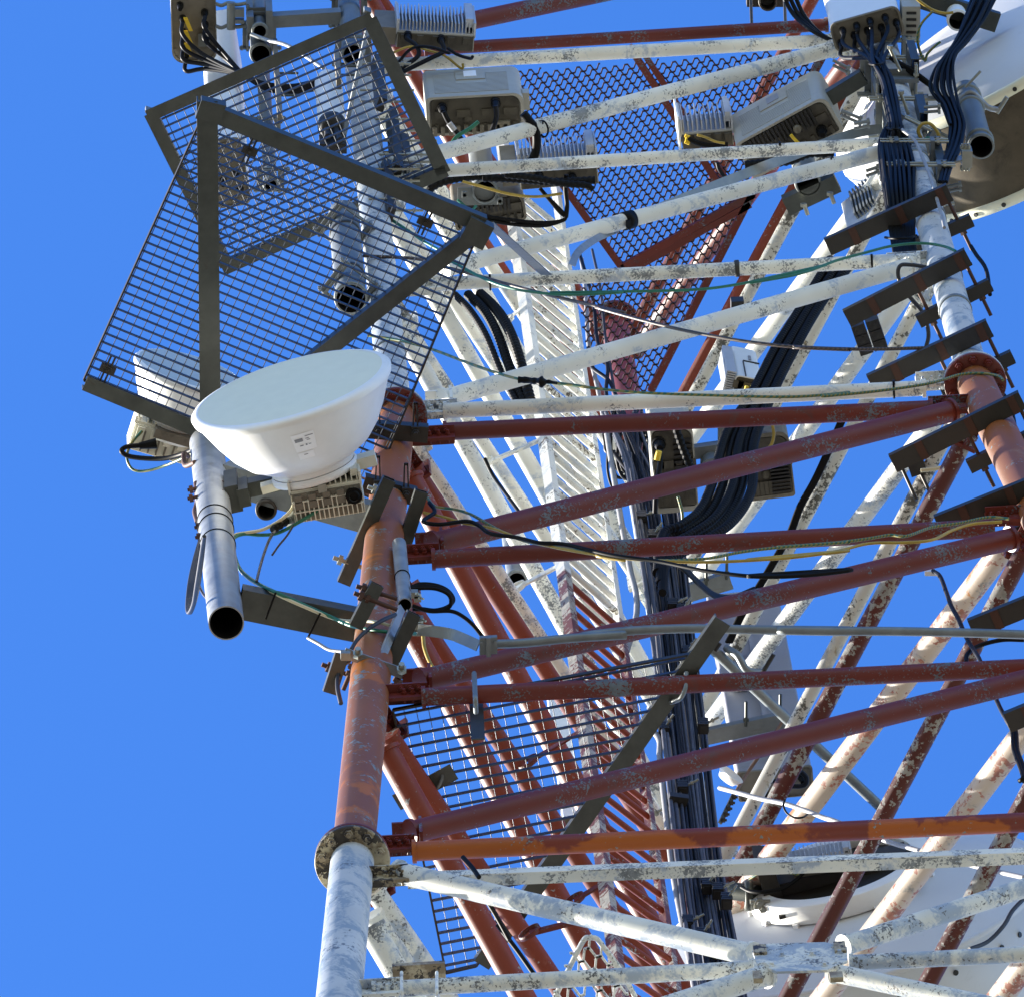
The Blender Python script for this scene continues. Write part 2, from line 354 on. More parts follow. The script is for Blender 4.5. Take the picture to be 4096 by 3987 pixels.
def gusset(p, q, h, mat, nb=3, th=0.009):
    """upright plate from the leg at p out to q with its bolts"""
    m = MB(); d = (q-p); d = V((d.x, d.y, 0)); dn = d.normalized(); nrm = dn.cross(UP)
    c = p+d*0.5; m.box(c, d*0.5, nrm*th, UP*(h/2))
    m.box(c+UP*0.0, d*0.5, nrm*0.055, UP*0.006)
    for i in range(nb):
        for s in (-1, 1):
            bp = p+d*(0.45+0.4*i/max(1, nb-1))+UP*(s*h*0.22)
            m.bolt(bp+nrm*th, nrm, 0.015, 0.014, 0.016); m.bolt(bp-nrm*th, -nrm, 0.015, 0.014, 0.016)
        m.bolt(p+d*(0.4+0.4*i/max(1, nb-1))-UP*0.006+nrm*0.035, -UP, 0.014, 0.014, 0.014)
    return m.build('gusset_plate', mat, tower)
AB = [('h', (1700, 200), (3310, 100), 25, 'red_paint'), ('h', (1560, 262), (3330, 163), 27, 'white_paint'),
      ('d', (1560, 664), (3335, 196), 32, 'white_paint'), ('h', (1700, 688), (3540, 575), 26, 'white_paint'),
      ('d', (1780, 1078), (3520, 611), 32, 'white_paint'), ('h', (1742, 1138), (3678, 1039), 28, 'white_paint'),
      ('d', (1772, 1597), (3640, 1066), 36, 'white_paint'), ('h', (1776, 1644), (3701, 1553), 31, 'white_paint'),
      ('h', (1776, 1727), (3730, 1637), 36, 'red_paint'), ('d', (1729, 2176), (3805, 1645), 45, 'red_paint'),
      ('h', (1729, 2236), (3975, 2110), 37, 'red_paint'), ('d', (1680, 2722), (4048, 2153), 45, 'red_paint'),
      ('h', (1690, 2786), (4180, 2666), 37, 'red_paint'), ('d', (1640, 3329), (4240, 2686), 46, 'red_paint'),
      ('h', (1652, 3404), (4300, 3278), 40, 'orange_paint'),
      ('d', (1591, 3488), (3010, 3818), 45, 'old_white_paint'), ('h', (1490, 3958), (3010, 3873), 34, 'old_white_paint'),
      ('h', (3399, 3850), (4300, 3805), 33, 'old_white_paint'), ('d', (3375, 3782), (4300, 3485), 40, 'old_white_paint'),
      ('d', (3330, 3888), (4000, 4028), 38, 'old_white_paint'), ('d', (3070, 3897), (2560, 4060), 46, 'old_white_paint')]
for kd, a, b, r, mt in AB:
    pa, pb = F(a), F(b); rr = r/727.0*(1+((pa.z-ZF)+(pb.z-ZF))/2/67.0)
    brace('horizontal_brace' if kd == 'h' else 'diagonal_brace', pa, pb, rr, mt, 24)
# angle brace at the white/red joint
a, b = F((1628, 3486)), F((4300, 3380))
d = (b-a).normalized(); nrm = V((d.y, -d.x, 0)).normalized()
m = MB(); m.extr([(0, 0), (0, -0.075), (0.007, -0.075), (0.007, -0.007), (0.085, -0.007), (0.085, 0)], a, b, -nrm, UP)
m.build('angle_brace', 'white_paint', tower)
# nodes of the front face, left leg and right leg
for z, mt, out in ((7.4, 'white_paint', .2), (4.96, 'white_paint', .22), (2.55, 'white_paint', .25), (0.1, 'white_paint', .26),
                   (-0.42, 'red_paint', .25), (-2.72, 'red_paint', .22), (-5.25, 'red_paint', .22), (-7.8, 'red_paint', .22), (-8.28, 'flange_cream', .2), (-10.03, 'old_white_paint', .22)):
    p = L('A', z); gusset(p+EAB*0.08, p+EAB*(0.08+out), 0.17 if z not in (2.55, 4.96) else 0.14, mt)
    p = L('B', z-0.02 if z > -9 else z); gusset(p-EAB*0.08, p-EAB*(0.06+out), 0.17, mt)
# plates standing on the left ends of the red diagonals
for (x, y), mt in (((1690, 2155), 'red_paint'), ((1640, 2700), 'red_paint'), ((1600, 3315), 'red_paint'), ((1730, 1588), 'white_paint')):
    p = F((x, y)); MB().box(p+EAB*0.03, EAB*0.07, NUP.normalized()*0.035, UP*0.010).build('gusset_plate', mt, tower)
    MB().box(p+EAB*0.10-UP*0.08, EAB*0.008, NUP.normalized()*0.05, UP*0.12).build('end_plate', mt, tower)
# K node plate at the bottom of the frame
poly = [F(q) for q in ((3010, 3840), (3075, 3812), (3300, 3806), (3390, 3826), (3392, 3880), (3310, 3918), (3110, 3924), (3030, 3890))]
nn = NLO.normalized(); m = MB(); m.prism([p-nn*0.05 for p in poly], nn*0.012)
for q in ((3060, 3828), (3130, 3860), (3250, 3858), (3340, 3826), (3090, 3900), (3300, 3900), (3360, 3850)):
    m.bolt(F(q)-nn*0.04, -nn if nn.y > 0 else nn, 0.018, 0.014, 0.012)
m.build('node_plate', 'old_white_paint', tower)
for (x, y, w_, h_) in ((3040, 3800, 45, 40), (3030, 3905, 30, 40), (3360, 3790, 40, 45), (3345, 3905, 45, 30)):
    p = F((x, y), 0.05); MB().box(p, EAB*(w_/1454), NUP.normalized()*0.012, UP*(h_/700)).build('end_plate', 'flange_cream', tower)
# the two rear faces: B to C and C to A, the diagonals climb the same way round
LV = [(10.3, 'faded_red_paint'), (7.72, 'faded_red_paint'), (7.4, 'worn_white_paint'), (4.96, 'worn_white_paint'), (2.52, 'worn_white_paint'),
      (0.02, 'worn_white_paint'), (-0.43, 'flaking_red_paint'), (-2.85, 'flaking_red_paint'), (-5.39, 'flaking_red_paint'),
      (-7.97, 'flaking_red_paint'), (-8.35, 'old_white_paint'), (-10.05, 'old_white_paint')]
def span(k1, z1, k2, z2, i1=0.2, i2=0.2):
    a, b = L(k1, z1), L(k2, z2); d = (b-a).normalized(); return a+d*i1, b-d*i2
for z, mt in LV:
    rr = 0.040 if z > -0.2 else 0.050 if z > -8.1 else 0.048
    for k1, k2 in (('B', 'C'), ('C', 'A')):
        m2 = mt
        if k1 == 'C': m2 = {'worn_white_paint': 'white_paint', 'flaking_red_paint': 'faded_red_paint'}.get(mt, mt)
        if z == -7.97 and k1 == 'C': m2 = 'old_white_paint'
        a, b = span(k1, z, k2, z); brace('horizontal_brace', a, b, rr, m2)
DG = [(7.95, 10.0, 'faded_red_paint', 'faded_red_paint'),
      (5.18, 7.2, 'white_paint', 'white_paint'), (2.78, 4.75, 'white_paint', 'white_paint'), (0.25, 2.35, 'white_paint', 'white_paint'),
      (-2.6, -0.6, 'flaking_pale_paint', 'faded_red_paint'), (-5.1, -3.05, 'flaking_pale_paint', 'faded_red_paint'), (-7.65, -5.6, 'flaking_pale_paint', 'faded_red_paint'), (-10.0, -8.5, 'old_white_paint', 'white_paint')]
for z1, z2, mb_, mc_ in DG:
    rr = 0.052 if z1 > 0 else 0.064
    a, b = span('B', z1, 'C', z2); brace('diagonal_brace', a, b, rr, mb_)
    a, b = span('C', z1, 'A', z2); brace('diagonal_brace', a, b, rr, mc_)
# front face continues above the frame
for z in (10.3,):
    a, b = span('A', z, 'B', z); brace('horizontal_brace', a, b, 0.042, 'red_paint')
for z1, z2 in ((7.95, 10.0),):
    a, b = span('A', z1, 'B', z2); brace('diagonal_brace', a, b, 0.056, 'red_paint')
for z in (7.4, 4.96, 2.52, 0.1, -0.42, -2.75, -5.25, -7.85):
    mt = 'white_paint' if z > 0 else 'red_paint'
    if z > 7.6: mt = 'red_paint'
    for k1, k2 in (('A', 'C'), ('B', 'C'), ('C', 'A'), ('C', 'B')):
        a, b = L(k1, z), L(k2, z); d = (b-a).normalized(); gusset(a+d*0.07, a+d*0.25, 0.2, mt, 2)
        MB().box(a+d*0.26+UP*0.05, d*0.010, d.cross(UP)*0.07, UP*0.13).build('end_plate', mt, tower)
# ------------------------------------------------------------------ gratings and landings
def clip_line(p, d, poly):
    """2D line p + t d against a convex polygon; returns (t0, t1)"""
    t0, t1 = -1e9, 1e9; n = len(poly)
    area = sum(poly[i][0]*poly[(i+1) % n][1]-poly[(i+1) % n][0]*poly[i][1] for i in range(n))
    sgn = 1 if area > 0 else -1
    for i in range(n):
        a, b = poly[i], poly[(i+1) % n]; nx, ny = -(b[1]-a[1])*sgn, (b[0]-a[0])*sgn
        num = nx*(p[0]-a[0])+ny*(p[1]-a[1]); den = nx*d[0]+ny*d[1]
        if abs(den) < 1e-12:
            if num < 0: return None
            continue
        t = -num/den
        if den > 0: t0 = max(t0, t)
        else: t1 = min(t1, t)
    return (t0, t1) if t1 > t0+1e-4 else None
def grating(root, corners, e1, pitch, bw, bh, rpitch, rr, mat, edge=True, e2=None):
    """bars along e1, rods across; corners = convex polygon of world points at one height"""
    z = corners[0].z; e1 = V((e1.x, e1.y, 0)).normalized(); pv = V((-e1.y, e1.x, 0))
    e2 = pv if e2 is None else V((e2.x, e2.y, 0)).normalized()
    poly = [(c.x, c.y) for c in corners]; o = corners[0]; mbar = MB(); mrod = MB()
    for d, step, nrm, isbar in ((e1, pitch, pv, 1), (e2, rpitch, e1, 0)):
        kk = [(c-o).dot(V((-d.y, d.x, 0))) for c in corners]; k0, k1 = min(kk), max(kk); q = V((-d.y, d.x, 0))
        s = k0+step*0.5
        while s < k1:
            m = mbar if isbar else mrod; p = o+q*s; r = clip_line((p.x, p.y), (d.x, d.y), poly)
            if r:
                a, b = p+d*r[0], p+d*r[1]
                if isbar: m.box((a+b)/2, (b-a)/2, q*(bw/2), UP*(bh/2))
                else: m.tube(a+UP*(bh*0.35), b+UP*(bh*0.35), rr, n=6)
            s += step
    g = mbar.build('bearing_bars', mat, root); mrod.build('cross_rods', 'rod_steel', root)
    if edge:
        m = MB(); n = len(corners)
        for i in range(n):
            a, b = corners[i], corners[(i+1) % n]; m.bar(a, b, 0.010, bh*1.25)
        m.build('edge_band', 'dark_steel', root)
    return g
def angle_bar(root, name, a, b, leg, t, side, mat, down=True):
    """L section: flat flange seen from below plus an upright flange on one edge"""
    d = (b-a).normalized(); q = d.cross(UP).normalized()*side
    m = MB(); m.extr([(-leg/2, 0), (leg/2, 0), (leg/2, t), (-leg/2+t, t), (-leg/2+t, leg), (-leg/2, leg)], a, b, q, UP)
    return m.build(name, mat, root)
# large outrigger landing on the left
zG = -1.0
def G1(x, y): return W((x, y), zG)
c1 = [G1(815, 452), G1(1922, 910), G1(1478, 1985), G1(335, 1520)]
t = thing('rest_platform', c1[0], 'large square galvanised grating platform standing out to the left of the tower, seen from below', 'platform')
grating(t, c1, c1[1]-c1[0], 0.0505, 0.0055, 0.03, 0.0565, 0.0028, 'grating_steel', e2=c1[3]-c1[0])
dz = V((0, 0, -0.06))
angle_bar(t, 'support_beam', G1(828, 395)+dz, G1(842, 1760)+dz, 0.112, 0.008, 1, 'shaded_galvanised')
angle_bar(t, 'support_beam', G1(880, 455)+dz, G1(1935, 892)+dz, 0.085, 0.008, -1, 'shaded_galvanised')
angle_bar(t, 'support_beam', G1(1920, 905)+dz*1.2, G1(1130, 1530)+dz*1.2, 0.085, 0.008, 1, 'shaded_galvanised')
angle_bar(t, 'edge_beam', G1(340, 1520)+dz*1.1, G1(1000, 1795)+dz, 0.085, 0.008, 1, 'shaded_galvanised')
angle_bar(t, 'edge_beam', G1(985, 1788)+dz*0.95, G1(1420, 1965)+dz, 0.06, 0.008, 1, 'galvanised')
MB().box(G1(842, 432)+dz*0.7, V((0.065, 0.02, 0)), V((-0.02, 0.05, 0)), UP*0.05).build('corner_plate', 'shaded_galvanised', t)
MB().box(G1(1905, 915)+dz*0.9, V((0.06, 0.035, 0)), V((-0.035, 0.06, 0)), UP*0.05).build('corner_plate', 'shaded_galvanised', t)
for x, y in ((998, 600), (1700, 885), (430, 1475)):
    m = MB(); p = G1(x, y)+UP*-0.02; d = (c1[3]-c1[0]).normalized(); q = V((-d.y, d.x, 0))
    for s in (-1, 1): m.bar(p-d*0.075+q*s*0.012, p+d*0.075+q*s*0.012, 0.010, 0.012)
    m.box(p+q*0.0, q*0.042, d*0.022, UP*0.012); m.bolt(p-UP*0.01, -UP, 0.016, 0.014, 0.01)
    m.build('grating_clip', 'dark_steel', t)
# smaller one above
zg2 = 4.8
def G2(x, y): return W((x, y), zg2)
c2 = [G2(640, 462), G2(1462, 100), G2(1752, 672), G2(900, 1058)]
t = thing('rest_platform', c2[0], 'smaller grating platform in a steel angle frame above and behind the large one', 'platform')
grating(t, c2, c2[1]-c2[0], 0.0505, 0.0065, 0.03, 0.0575, 0.003, 'grating_steel', e2=c2[3]-c2[0], edge=False)
for (a, b, wd, s) in (((590, 462), (1488, 68), 0.075, 1), ((1478, 72), (1775, 690), 0.085, 1), ((600, 450), (905, 1060), 0.075, -1), ((890, 1075), (1785, 678), 0.075, -1)):
    angle_bar(t, 'frame_beam', G2(*a)+dz*0.5, G2(*b)+dz*0.5, wd, 0.007, s, 'shaded_galvanised')
for x, y in ((596, 448), (1470, 48)):
    MB().box(G2(x, y)+UP*0.03, V((0.02, 0.008, 0)), V((-0.003, 0.008, 0)), UP*0.05).build('lug', 'galvanised', t)
m = MB(); a, b = W((1472, 108), zg2+0.10), W((1352, 655), zg2+0.55)
d = (b-a).normalized(); q = d.cross(V((0.75, 0.05, -0.65))).normalized(); m.box((a+b)/2, (b-a)/2, q*0.022, d.cross(q)*0.003)
m.build('stay_bar', 'galvanised_bright', t)
# landing inside the tower, clamped to the red horizontals
zg3 = -5.30
def G3(x, y): return W((x, y), zg3)
c3 = [G3(1572, 2838), G3(2790, 2608), G3(1905, 3860), G3(1783, 3888)]
t = thing('rest_platform', c3[0], 'tapering grating landing inside the tower, clamped above the red horizontals', 'platform')
grating(t, c3, G3(2790, 2600)-G3(1572, 2838), 0.0505*1.18, 0.0065, 0.03, 0.062, 0.0024, 'grating_steel', e2=G3(1783, 3888)-G3(1572, 2838))
dz3 = V((0, 0, -0.035))
m = MB(); a, b = G3(2890, 2475)+dz3, G3(1925, 3850)+dz3; d = (b-a).normalized(); q = d.cross(UP).normalized()
m.extr([(-0.045, 0), (0.045, 0), (0.045, 0.007), (-0.038, 0.007), (-0.038, 0.06), (-0.045, 0.06)], a, b, q, UP); m.build('support_angle', 'shaded_galvanised', t)
m = MB(); a, b = G3(1585, 3200)+dz3, G3(1815, 3075)+dz3; d = (b-a).normalized(); q = d.cross(UP).normalized()
m.box((a+b)/2, (b-a)/2, q*0.045, UP*0.004); m.build('support_angle', 'shaded_galvanised', t)
m = MB(); m.path([G3(1708, 3158), G3(1740, 3140)-UP*0.07, G3(1765, 3105)-UP*0.06, G3(1770, 3075)], 0.009, 8, 5); m.build('u_bolt', 'galvanised', t)
m = MB(); a = F(zj(972, 1230), 0.06); b = F(zj(990, 1560), 0.06)
m.box((a+b)/2-UP*0.0+V((0, 0.13, 0)), V((0.035, 0, 0)), V((0, 0.004, 0)), (b-a)*0.5); m.build('hanger_plate', 'shaded_galvanised', t)
m = MB(); m.path([F(zj(972, 1290), 0.05), F(zj(975, 1340), 0.13), F(zj(980, 1450), 0.14), F(zj(985, 1545), 0.05)], 0.013, 10, 5); m.build('u_bolt', 'galvanised', t)
m = MB(); m.path([G3(*zk(885, 1265))-UP*0.05, G3(*zk(875, 1330))-UP*0.13, G3(*zk(840, 1400))-UP*0.14, G3(*zk(785, 1460))-UP*0.05], 0.012, 10, 5); m.build('u_bolt', 'galvanised', t)
# expanded-metal landing high inside the tower
zM = 8.0
def GM(x, y): return W((x, y), zM)
def inside(p, poly):
    c = False; n = len(poly)
    for i in range(n):
        x1, y1 = poly[i].x, poly[i].y; x2, y2 = poly[(i+1) % n].x, poly[(i+1) % n].y
        if (y1 > p.y) != (y2 > p.y) and p.x < (x2-x1)*(p.y-y1)/(y2-y1)+x1: c = not c
    return c
def expanded(root, polys, e1, cw, ch, sw, mat, name='mesh_sheet', t=0.008, shear=0.0):
    e1 = V((e1.x, e1.y, 0)).normalized(); e2 = V((-e1.y, e1.x, 0)); m = MB(); jit = random.Random(5)
    P = [p for q in polys for p in q]; o = P[0]
    i0 = int(min((p-o).dot(e1) for p in P)/cw*2)-1-int(shear*60); i1 = int(max((p-o).dot(e1) for p in P)/cw*2)+1+int(shear*60)
    j0 = int(min((p-o).dot(e2) for p in P)/ch)-1; j1 = int(max((p-o).dot(e2) for p in P)/ch)+1
    for j in range(j0, j1+1):
        for i in range(i0, i1+1):
            s = 1 if (i+j) % 2 else -1
            a = o+e1*(i*cw/2+s*0)+e2*(j*ch+s*ch*0.5); b = o+e1*((i+1)*cw/2)+e2*(j*ch-s*ch*0.5)
            fa, fb = a+(b-a)*0.0, b
            sh = e1*(shear*ch*(j-j0)*-1.0); k_ = int(shear*ch*(j-j0)/(cw/2))*0
            a = a+sh+e1*jit.uniform(-.0015, .0015); b = b+sh+e2*jit.uniform(-.0012, .0012); mid = (a+b)/2
            if not any(inside(mid, q) for q in polys): continue
            # node flats: strand runs level near the node, steep between
            k = e1*(cw*0.13); pts = [a, a+k, b-k, b]
            for u, v in zip(pts, pts[1:]):
                d = v-u; q = V((-d.y, d.x, 0)).normalized(); m.box((u+v)/2, d*0.54, q*(sw/2), UP*t)
    return m.build(name, mat, root)
t = thing('mesh_landing', GM(2700, 800), 'red landing of expanded metal high inside the tower with an open hatch', 'platform')
ml = [GM(1940, 300), GM(3300, 200), GM(3008, 782), GM(2486, 1062), GM(2280, 775)]
ml2 = [GM(3000, 800), GM(2600, 1560), GM(2490, 1560), GM(2330, 1330), GM(2330, 1155), GM(2486, 1072)]
expanded(t, [ml, ml2], GM(2400, 560)-GM(2200, 592), 0.068, 0.031, 0.0075, 'mesh_steel', shear=0.45)
for (a, b, wd) in (((3310, 180), (2602, 1560), 0.045), ((2275, 770), (2486, 1066), 0.04), ((2486, 1066), (3015, 770), 0.045), ((2486, 1095), (3000, 812), 0.04),
                   ((2515, 180), (2895, 765), 0.042), ((2555, 180), (2925, 745), 0.035), ((2275, 770), (1950, 310), 0.04)):
    m = MB(); p, q_ = GM(*a)-UP*0.03, GM(*b)-UP*0.03; m.bar(p, q_, wd, 0.04); m.build('frame_angle', 'red_paint', t)
for (a, b, wd) in (((2515, 180), (2895, 765), 0.02),):
    pass
# ------------------------------------------------------------------ access ladder
def PL(a, b, z0, z1): return lambda z: a+(b-a)*((z-z0)/(z1-z0))
lz = zleg('A', 1668)
def ladder_line(p0, z0, p1, z1):
    a, b = W(p0, z0), W(p1, z1); return lambda z: a+(b-a)*((z-z0)/(z1-z0))
LL = ladder_line((2256, 2300), 0.0, (2079, 1061), 5.75); LLb = ladder_line((2256, 2300), 0.0, (2443, 3684), -6.2)
RLn = ladder_line((2478, 2500), 0.0, (2285, 1184), 6.05); RLb = ladder_line((2478, 2500), 0.0, (2676, 3776), -5.85)
def lad(z, side): return (LL if z >= 0 else LLb)(z) if side == 0 else (RLn if z >= 0 else RLb)(z)
t = thing('access_ladder', lad(-8.0, 0), 'straight ladder climbing inside the tower, painted white above and red below', 'ladder')
ed = (lad(0, 1)-lad(0, 0)); ed.z = 0; ew = ed.normalized(); eo = ew.cross(UP)
for z0, z1, mt in ((0, 9.0, 'galvanised_bright'), (-9.0, 0, 'flaking_red_paint')):
    a, b = lad(z0, 0), lad(z1, 0); m = MB()
    m.extr([(-0.032, -0.025), (0.032, -0.025), (0.032, 0.025), (0.026, 0.025), (0.026, -0.019), (-0.026, -0.019), (-0.026, 0.025), (-0.032, 0.025)], a, b, eo, ew)
    m.build('ladder_rail', mt if z0 < 0 else 'rail_paint', t)
    a, b = lad(z0, 1), lad(z1, 1); m = MB(); m.box((a+b)/2, (b-a)/2, eo*0.034, ew*0.004); m.box((a+b)/2+eo*0.032-ew*0.015, (b-a)/2, eo*0.003, ew*0.018)
    n_ = int((z1-z0)/0.30)
    for k in range(n_):
        q = lad(z0+0.05+k*0.30, 1)+ew*0.004; m.cur = 1; m.tube(q, q+ew*0.003, 0.008, n=8); m.cur = 0
    m.build('ladder_rail', ['rail_paint' if z0 >= 0 else 'flaking_red_paint', 'unit_dark'], t)
zrung = -8.6
while zrung < 7.6:
    m = MB(); a, b = lad(zrung, 0)+ew*0.02, lad(zrung, 1)-ew*0.003
    m.tube(a, b, 0.020 if zrung > 0 else 0.017, n=10); m.build('rung', 'rail_paint' if zrung > 0 else 'faded_red_paint', t); zrung += 0.225 if zrung > 0 else 0.275
for y0, pts in ((0, (zf(1170, 470), zf(1350, 360))), (0, (zf(1040, 1395), zf(1430, 1225))), (0, (zj(1245, 735), zj(1590, 575))), (1, (zn(20, 260), zn(420, 40))), (1, (zm(1660, 1370), zm(1956, 1240))), (1, (zn(320, 1160), zn(590, 1040)))):
    zcc = None
    # height where the ladder rail passes the bracket end
    lo, hi = -9.0, 9.0
    for _ in range(40):
        mid = (lo+hi)/2
        if proj(lad(mid, 0))[1] > pts[1][1]: lo = mid
        else: hi = mid
    b = lad(lo, 0); a = W(pts[0], lo); m = MB(); m.bar(a, b, 0.006, 0.06); m.box((a+b)/2+UP*-0.03, (b-a)/2, eo*0.02, UP*0.004)
    m.build('wall_bracket', 'white_paint' if lo > 0 else 'red_paint', t)
    m = MB(); q = a; m.lathe(q, V((0.5, 0.87, 0)), [(0.055, -0.012), (0.062, -0.012), (0.062, 0.012), (0.055, 0.012)], 24); m.build('band', 'white_paint' if lo > 0 else 'red_paint', t)
# ------------------------------------------------------------------ the vertical cable run
def cable(name, pts, r, mat, label, cat='cable', group=None, n=8, sub=6):
    return tag(MB().path(pts, r, n, sub).build(name, mat), label, cat, group)
def runz(y): return (2560-y)/216.0+0.30 if y < 2560 else (2560-y)/222.0+0.30
RUNL = [(1690, 2440, 2580), (1850, 2510, 2650), (2000, 2550, 2690), (2450, 2598, 2770), (2890, 2642, 2828), (3400, 2700, 2890), (3780, 2750, 2955), (4200, 2805, 3025)]
rnd = random.Random(3)
for i in range(30):
    u = (i+0.5)/30.0; lay = (0.0, 0.05, 0.10)[i % 3]+rnd.random()*0.03; ph = rnd.random()*6
    pts = []; k0 = 0 if i % 3 == 0 else 1; w_ = 0.0
    for k, (y, xl, xr) in enumerate(RUNL):
        if k < k0: continue
        w_ = w_*0.5+rnd.uniform(-7, 7); sp = 1.0 if k > 2 else 1.35
        x = (xl+xr)/2+(xr-xl)*(u-0.5)*sp+w_; z = runz(y)
        yy = y-40+80*u
        if k == k0: x += rnd.uniform(-40, 40)
        pts.append(W((x, yy), z+lay*1.6+0.02*math.sin(ph+k)))
    r = rnd.choice((0.0075, 0.0095, 0.0095, 0.0125)); mt = ('lit_grey_cable', 'dark_grey_cable', 'black_rubber', 'lit_grey_cable', 'cable_blue_black')[i % 5]
    cable('feeder_cable', pts, r, mt, 'one of the dark feeder cables strapped together in the vertical run beside the ladder', 'cable', 'feeder cables in the vertical run')
cable('conduit_cable', [W(p, runz(p[1])-0.05) for p in (zg(372, 1200), zg(392, 1330), zg(430, 1560), zk(470, 330), zk(520, 600), zk(565, 900), zn(600, -140), zn(855, 80), zn(880, 250), zn(925, 640), zn(965, 980), zn(1030, 1330), zn(1090, 1640), zn(1130, 1900))], 0.017, 'grey_cable', 'pale grey cable clamped singly left of the dark vertical run', 'cable')
cable('conduit_cable', [W(p, runz(p[1])+2.2) for p in (zg(205, 60), zg(230, 250), zg(255, 640), zg(310, 900), zg(345, 1080), zg(375, 1230))], 0.014, 'grey_cable', 'light grey cable rising past the ladder rail to the red landing', 'cable')
for j, pp in enumerate(((zg(190, 20), zg(280, 330), zg(310, 600), zg(375, 760), zg(370, 960), zg(470, 1200)), (zg(275, 0), zg(330, 260), zg(360, 560), zg(400, 800), zg(450, 1080), zg(500, 1250)), (zg(250, 640), zg(270, 760), zg(380, 850), zg(430, 950), zg(520, 1150)))):
    cable('riser_cable', [W(p, runz(p[1])+1.6) for p in pp], (0.012, 0.009, 0.013)[j], ('cable_blue_black', 'dark_grey_cable', 'cable_blue_black')[j], 'thin dark cable rising above the vertical run towards the red landing', 'cable', 'cables rising to the red landing')
for i in range(16):
    x0, y0 = rnd.uniform(2440, 2600), rnd.uniform(1690, 1850); zq_ = runz(y0)+0.25+rnd.random()*0.25; pts = []
    w0, h0 = rnd.uniform(20, 60), rnd.uniform(50, 130)
    for k in range(7):
        an = -0.6+k*0.85; pts.append(W((x0+w0*math.cos(an)+rnd.uniform(-8, 8), y0+h0*math.sin(an)+rnd.uniform(-8, 8)), zq_+0.03*k))
    pts.append(W((2520+rnd.uniform(0, 110), 2010), runz(2010)+0.1))
    cable('slack_cable', pts, rnd.choice((0.008, 0.010, 0.012)), ('black_rubber', 'dark_grey_cable', 'cable_blue_black')[i % 3], 'dark cable in the tangle of slack loops above the vertical run', 'cable', 'slack loops above the vertical run')
# clamp rows
kq = 0
for yy in (2070, 2145, 2420, 2445, 2900, 2915, 3150, 3540, 3560, 3600, 3690, 3740, 3800, 2610):
    fr = [0.05, 0.3, 0.55, 0.75, 0.9][kq % 5]; kq += 1
    xl = xr = None
    for a, b in zip(RUNL, RUNL[1:]):
        if a[0] <= yy <= b[0]:
            f = (yy-a[0])/(b[0]-a[0]); xl = a[1]+(b[1]-a[1])*f; xr = a[2]+(b[2]-a[2])*f
    p = W((xl+(xr-xl)*fr, yy), runz(yy)-0.10); rx = (W((xr, yy), runz(yy))-W((xl, yy), runz(yy))).normalized()
    t = thing('cable_clamp', p, 'black stacked cable clamp with a bolt gripping the vertical cable run', 'cable clamp', 'clamps along the vertical cable run')
    m = MB()
    for s in range(4): m.box(p+UP*(s*0.03-0.05)+rx*0.004*(s % 2), rx*0.028, V((-rx.y, rx.x, 0))*0.03, UP*0.012)
    m.box(p, rx*0.02, V((-rx.y, rx.x, 0))*0.02, UP*0.07); m.build('clamp_body', 'unit_dark', t)
    d = (rx*0.9-V((-rx.y, rx.x, 0))*0.5).normalized() if kq % 2 else (rx*0.5-V((-rx.y, rx.x, 0))*0.8).normalized()
    m = MB(); m.tube(p, p+d*0.10, 0.007, n=8); m.bolt(p+d*0.055, d, 0.013, 0.012, 0); m.build('bolt', 'bolt_zinc', t)
p = W(zn(995, 510), runz(3200)-0.12); t = thing('spacer_block', p, 'square black spacer block on a long bolt before the cable run', 'cable clamp')
m = MB(); m.box(p, V((0.05, 0.01, 0)), V((-0.01, 0.03, 0)), UP*0.035); m.build('block', 'unit_dark', t)
m = MB(); q = W(zn(820, 610), runz(3200)-0.08); m.tube(p, q, 0.008, n=8); m.bolt(q+(p-q)*0.15, p-q, 0.018, 0.016, 0); m.build('bolt', 'bolt_zinc', t)
# black corrugated conduits: left group behind the ladder, right group beside the BC face
for j, pp in enumerate(((zf(845, 290), zf(950, 400), zf(1050, 560), zf(1150, 800), zf(1250, 1000)), (zf(930, 290), zf(1040, 400), zf(1130, 560), zf(1210, 780), zf(1300, 1000)), (zf(1010, 285), zf(1110, 380), zf(1190, 500), zf(1260, 680), zf(1340, 980)))):
    tag(MB().corrug([W(p, 4.4-k*0.35) for k, p in enumerate(pp)], (0.022, 0.030, 0.032)[j]).build('corrugated_conduit', 'black_rubber'), ('thin black corrugated conduit, left of the three curving behind the white ladder bracing', 'thick black corrugated conduit, middle of the three behind the white ladder bracing', 'thick black corrugated conduit nearest the ladder, its ridges sunlit')[j], 'conduit', 'conduits left of the ladder')
for j, off in enumerate((0, 26, 52, 74, 100)):
    u_ = off/100.0
    pp = [zg(1830+off*1.1, 60+off*0.6), zg(1640+off*1.15, 370), zg(1470+off*1.3, 640), zg(1320+off*1.35, 930), zg(1150+off*1.8, 1200+off*0.6), (2850+155*u_, 1930+30*u_), (2800+125*u_, 2040+50*u_), (2725+60*u_, 2100+80*u_), (2650+20*u_, 2140+110*u_), (2630+20*u_, 2290+80*u_)]
    tag(MB().corrug([W(p, 4.6-(p[1]-1030)/235.0+0.12*(j % 2)) for p in pp], 0.0285).build('corrugated_conduit', 'black_rubber'), 'black corrugated conduit in the bundle sweeping down from the right leg', 'conduit', 'conduits sweeping down from the right leg')
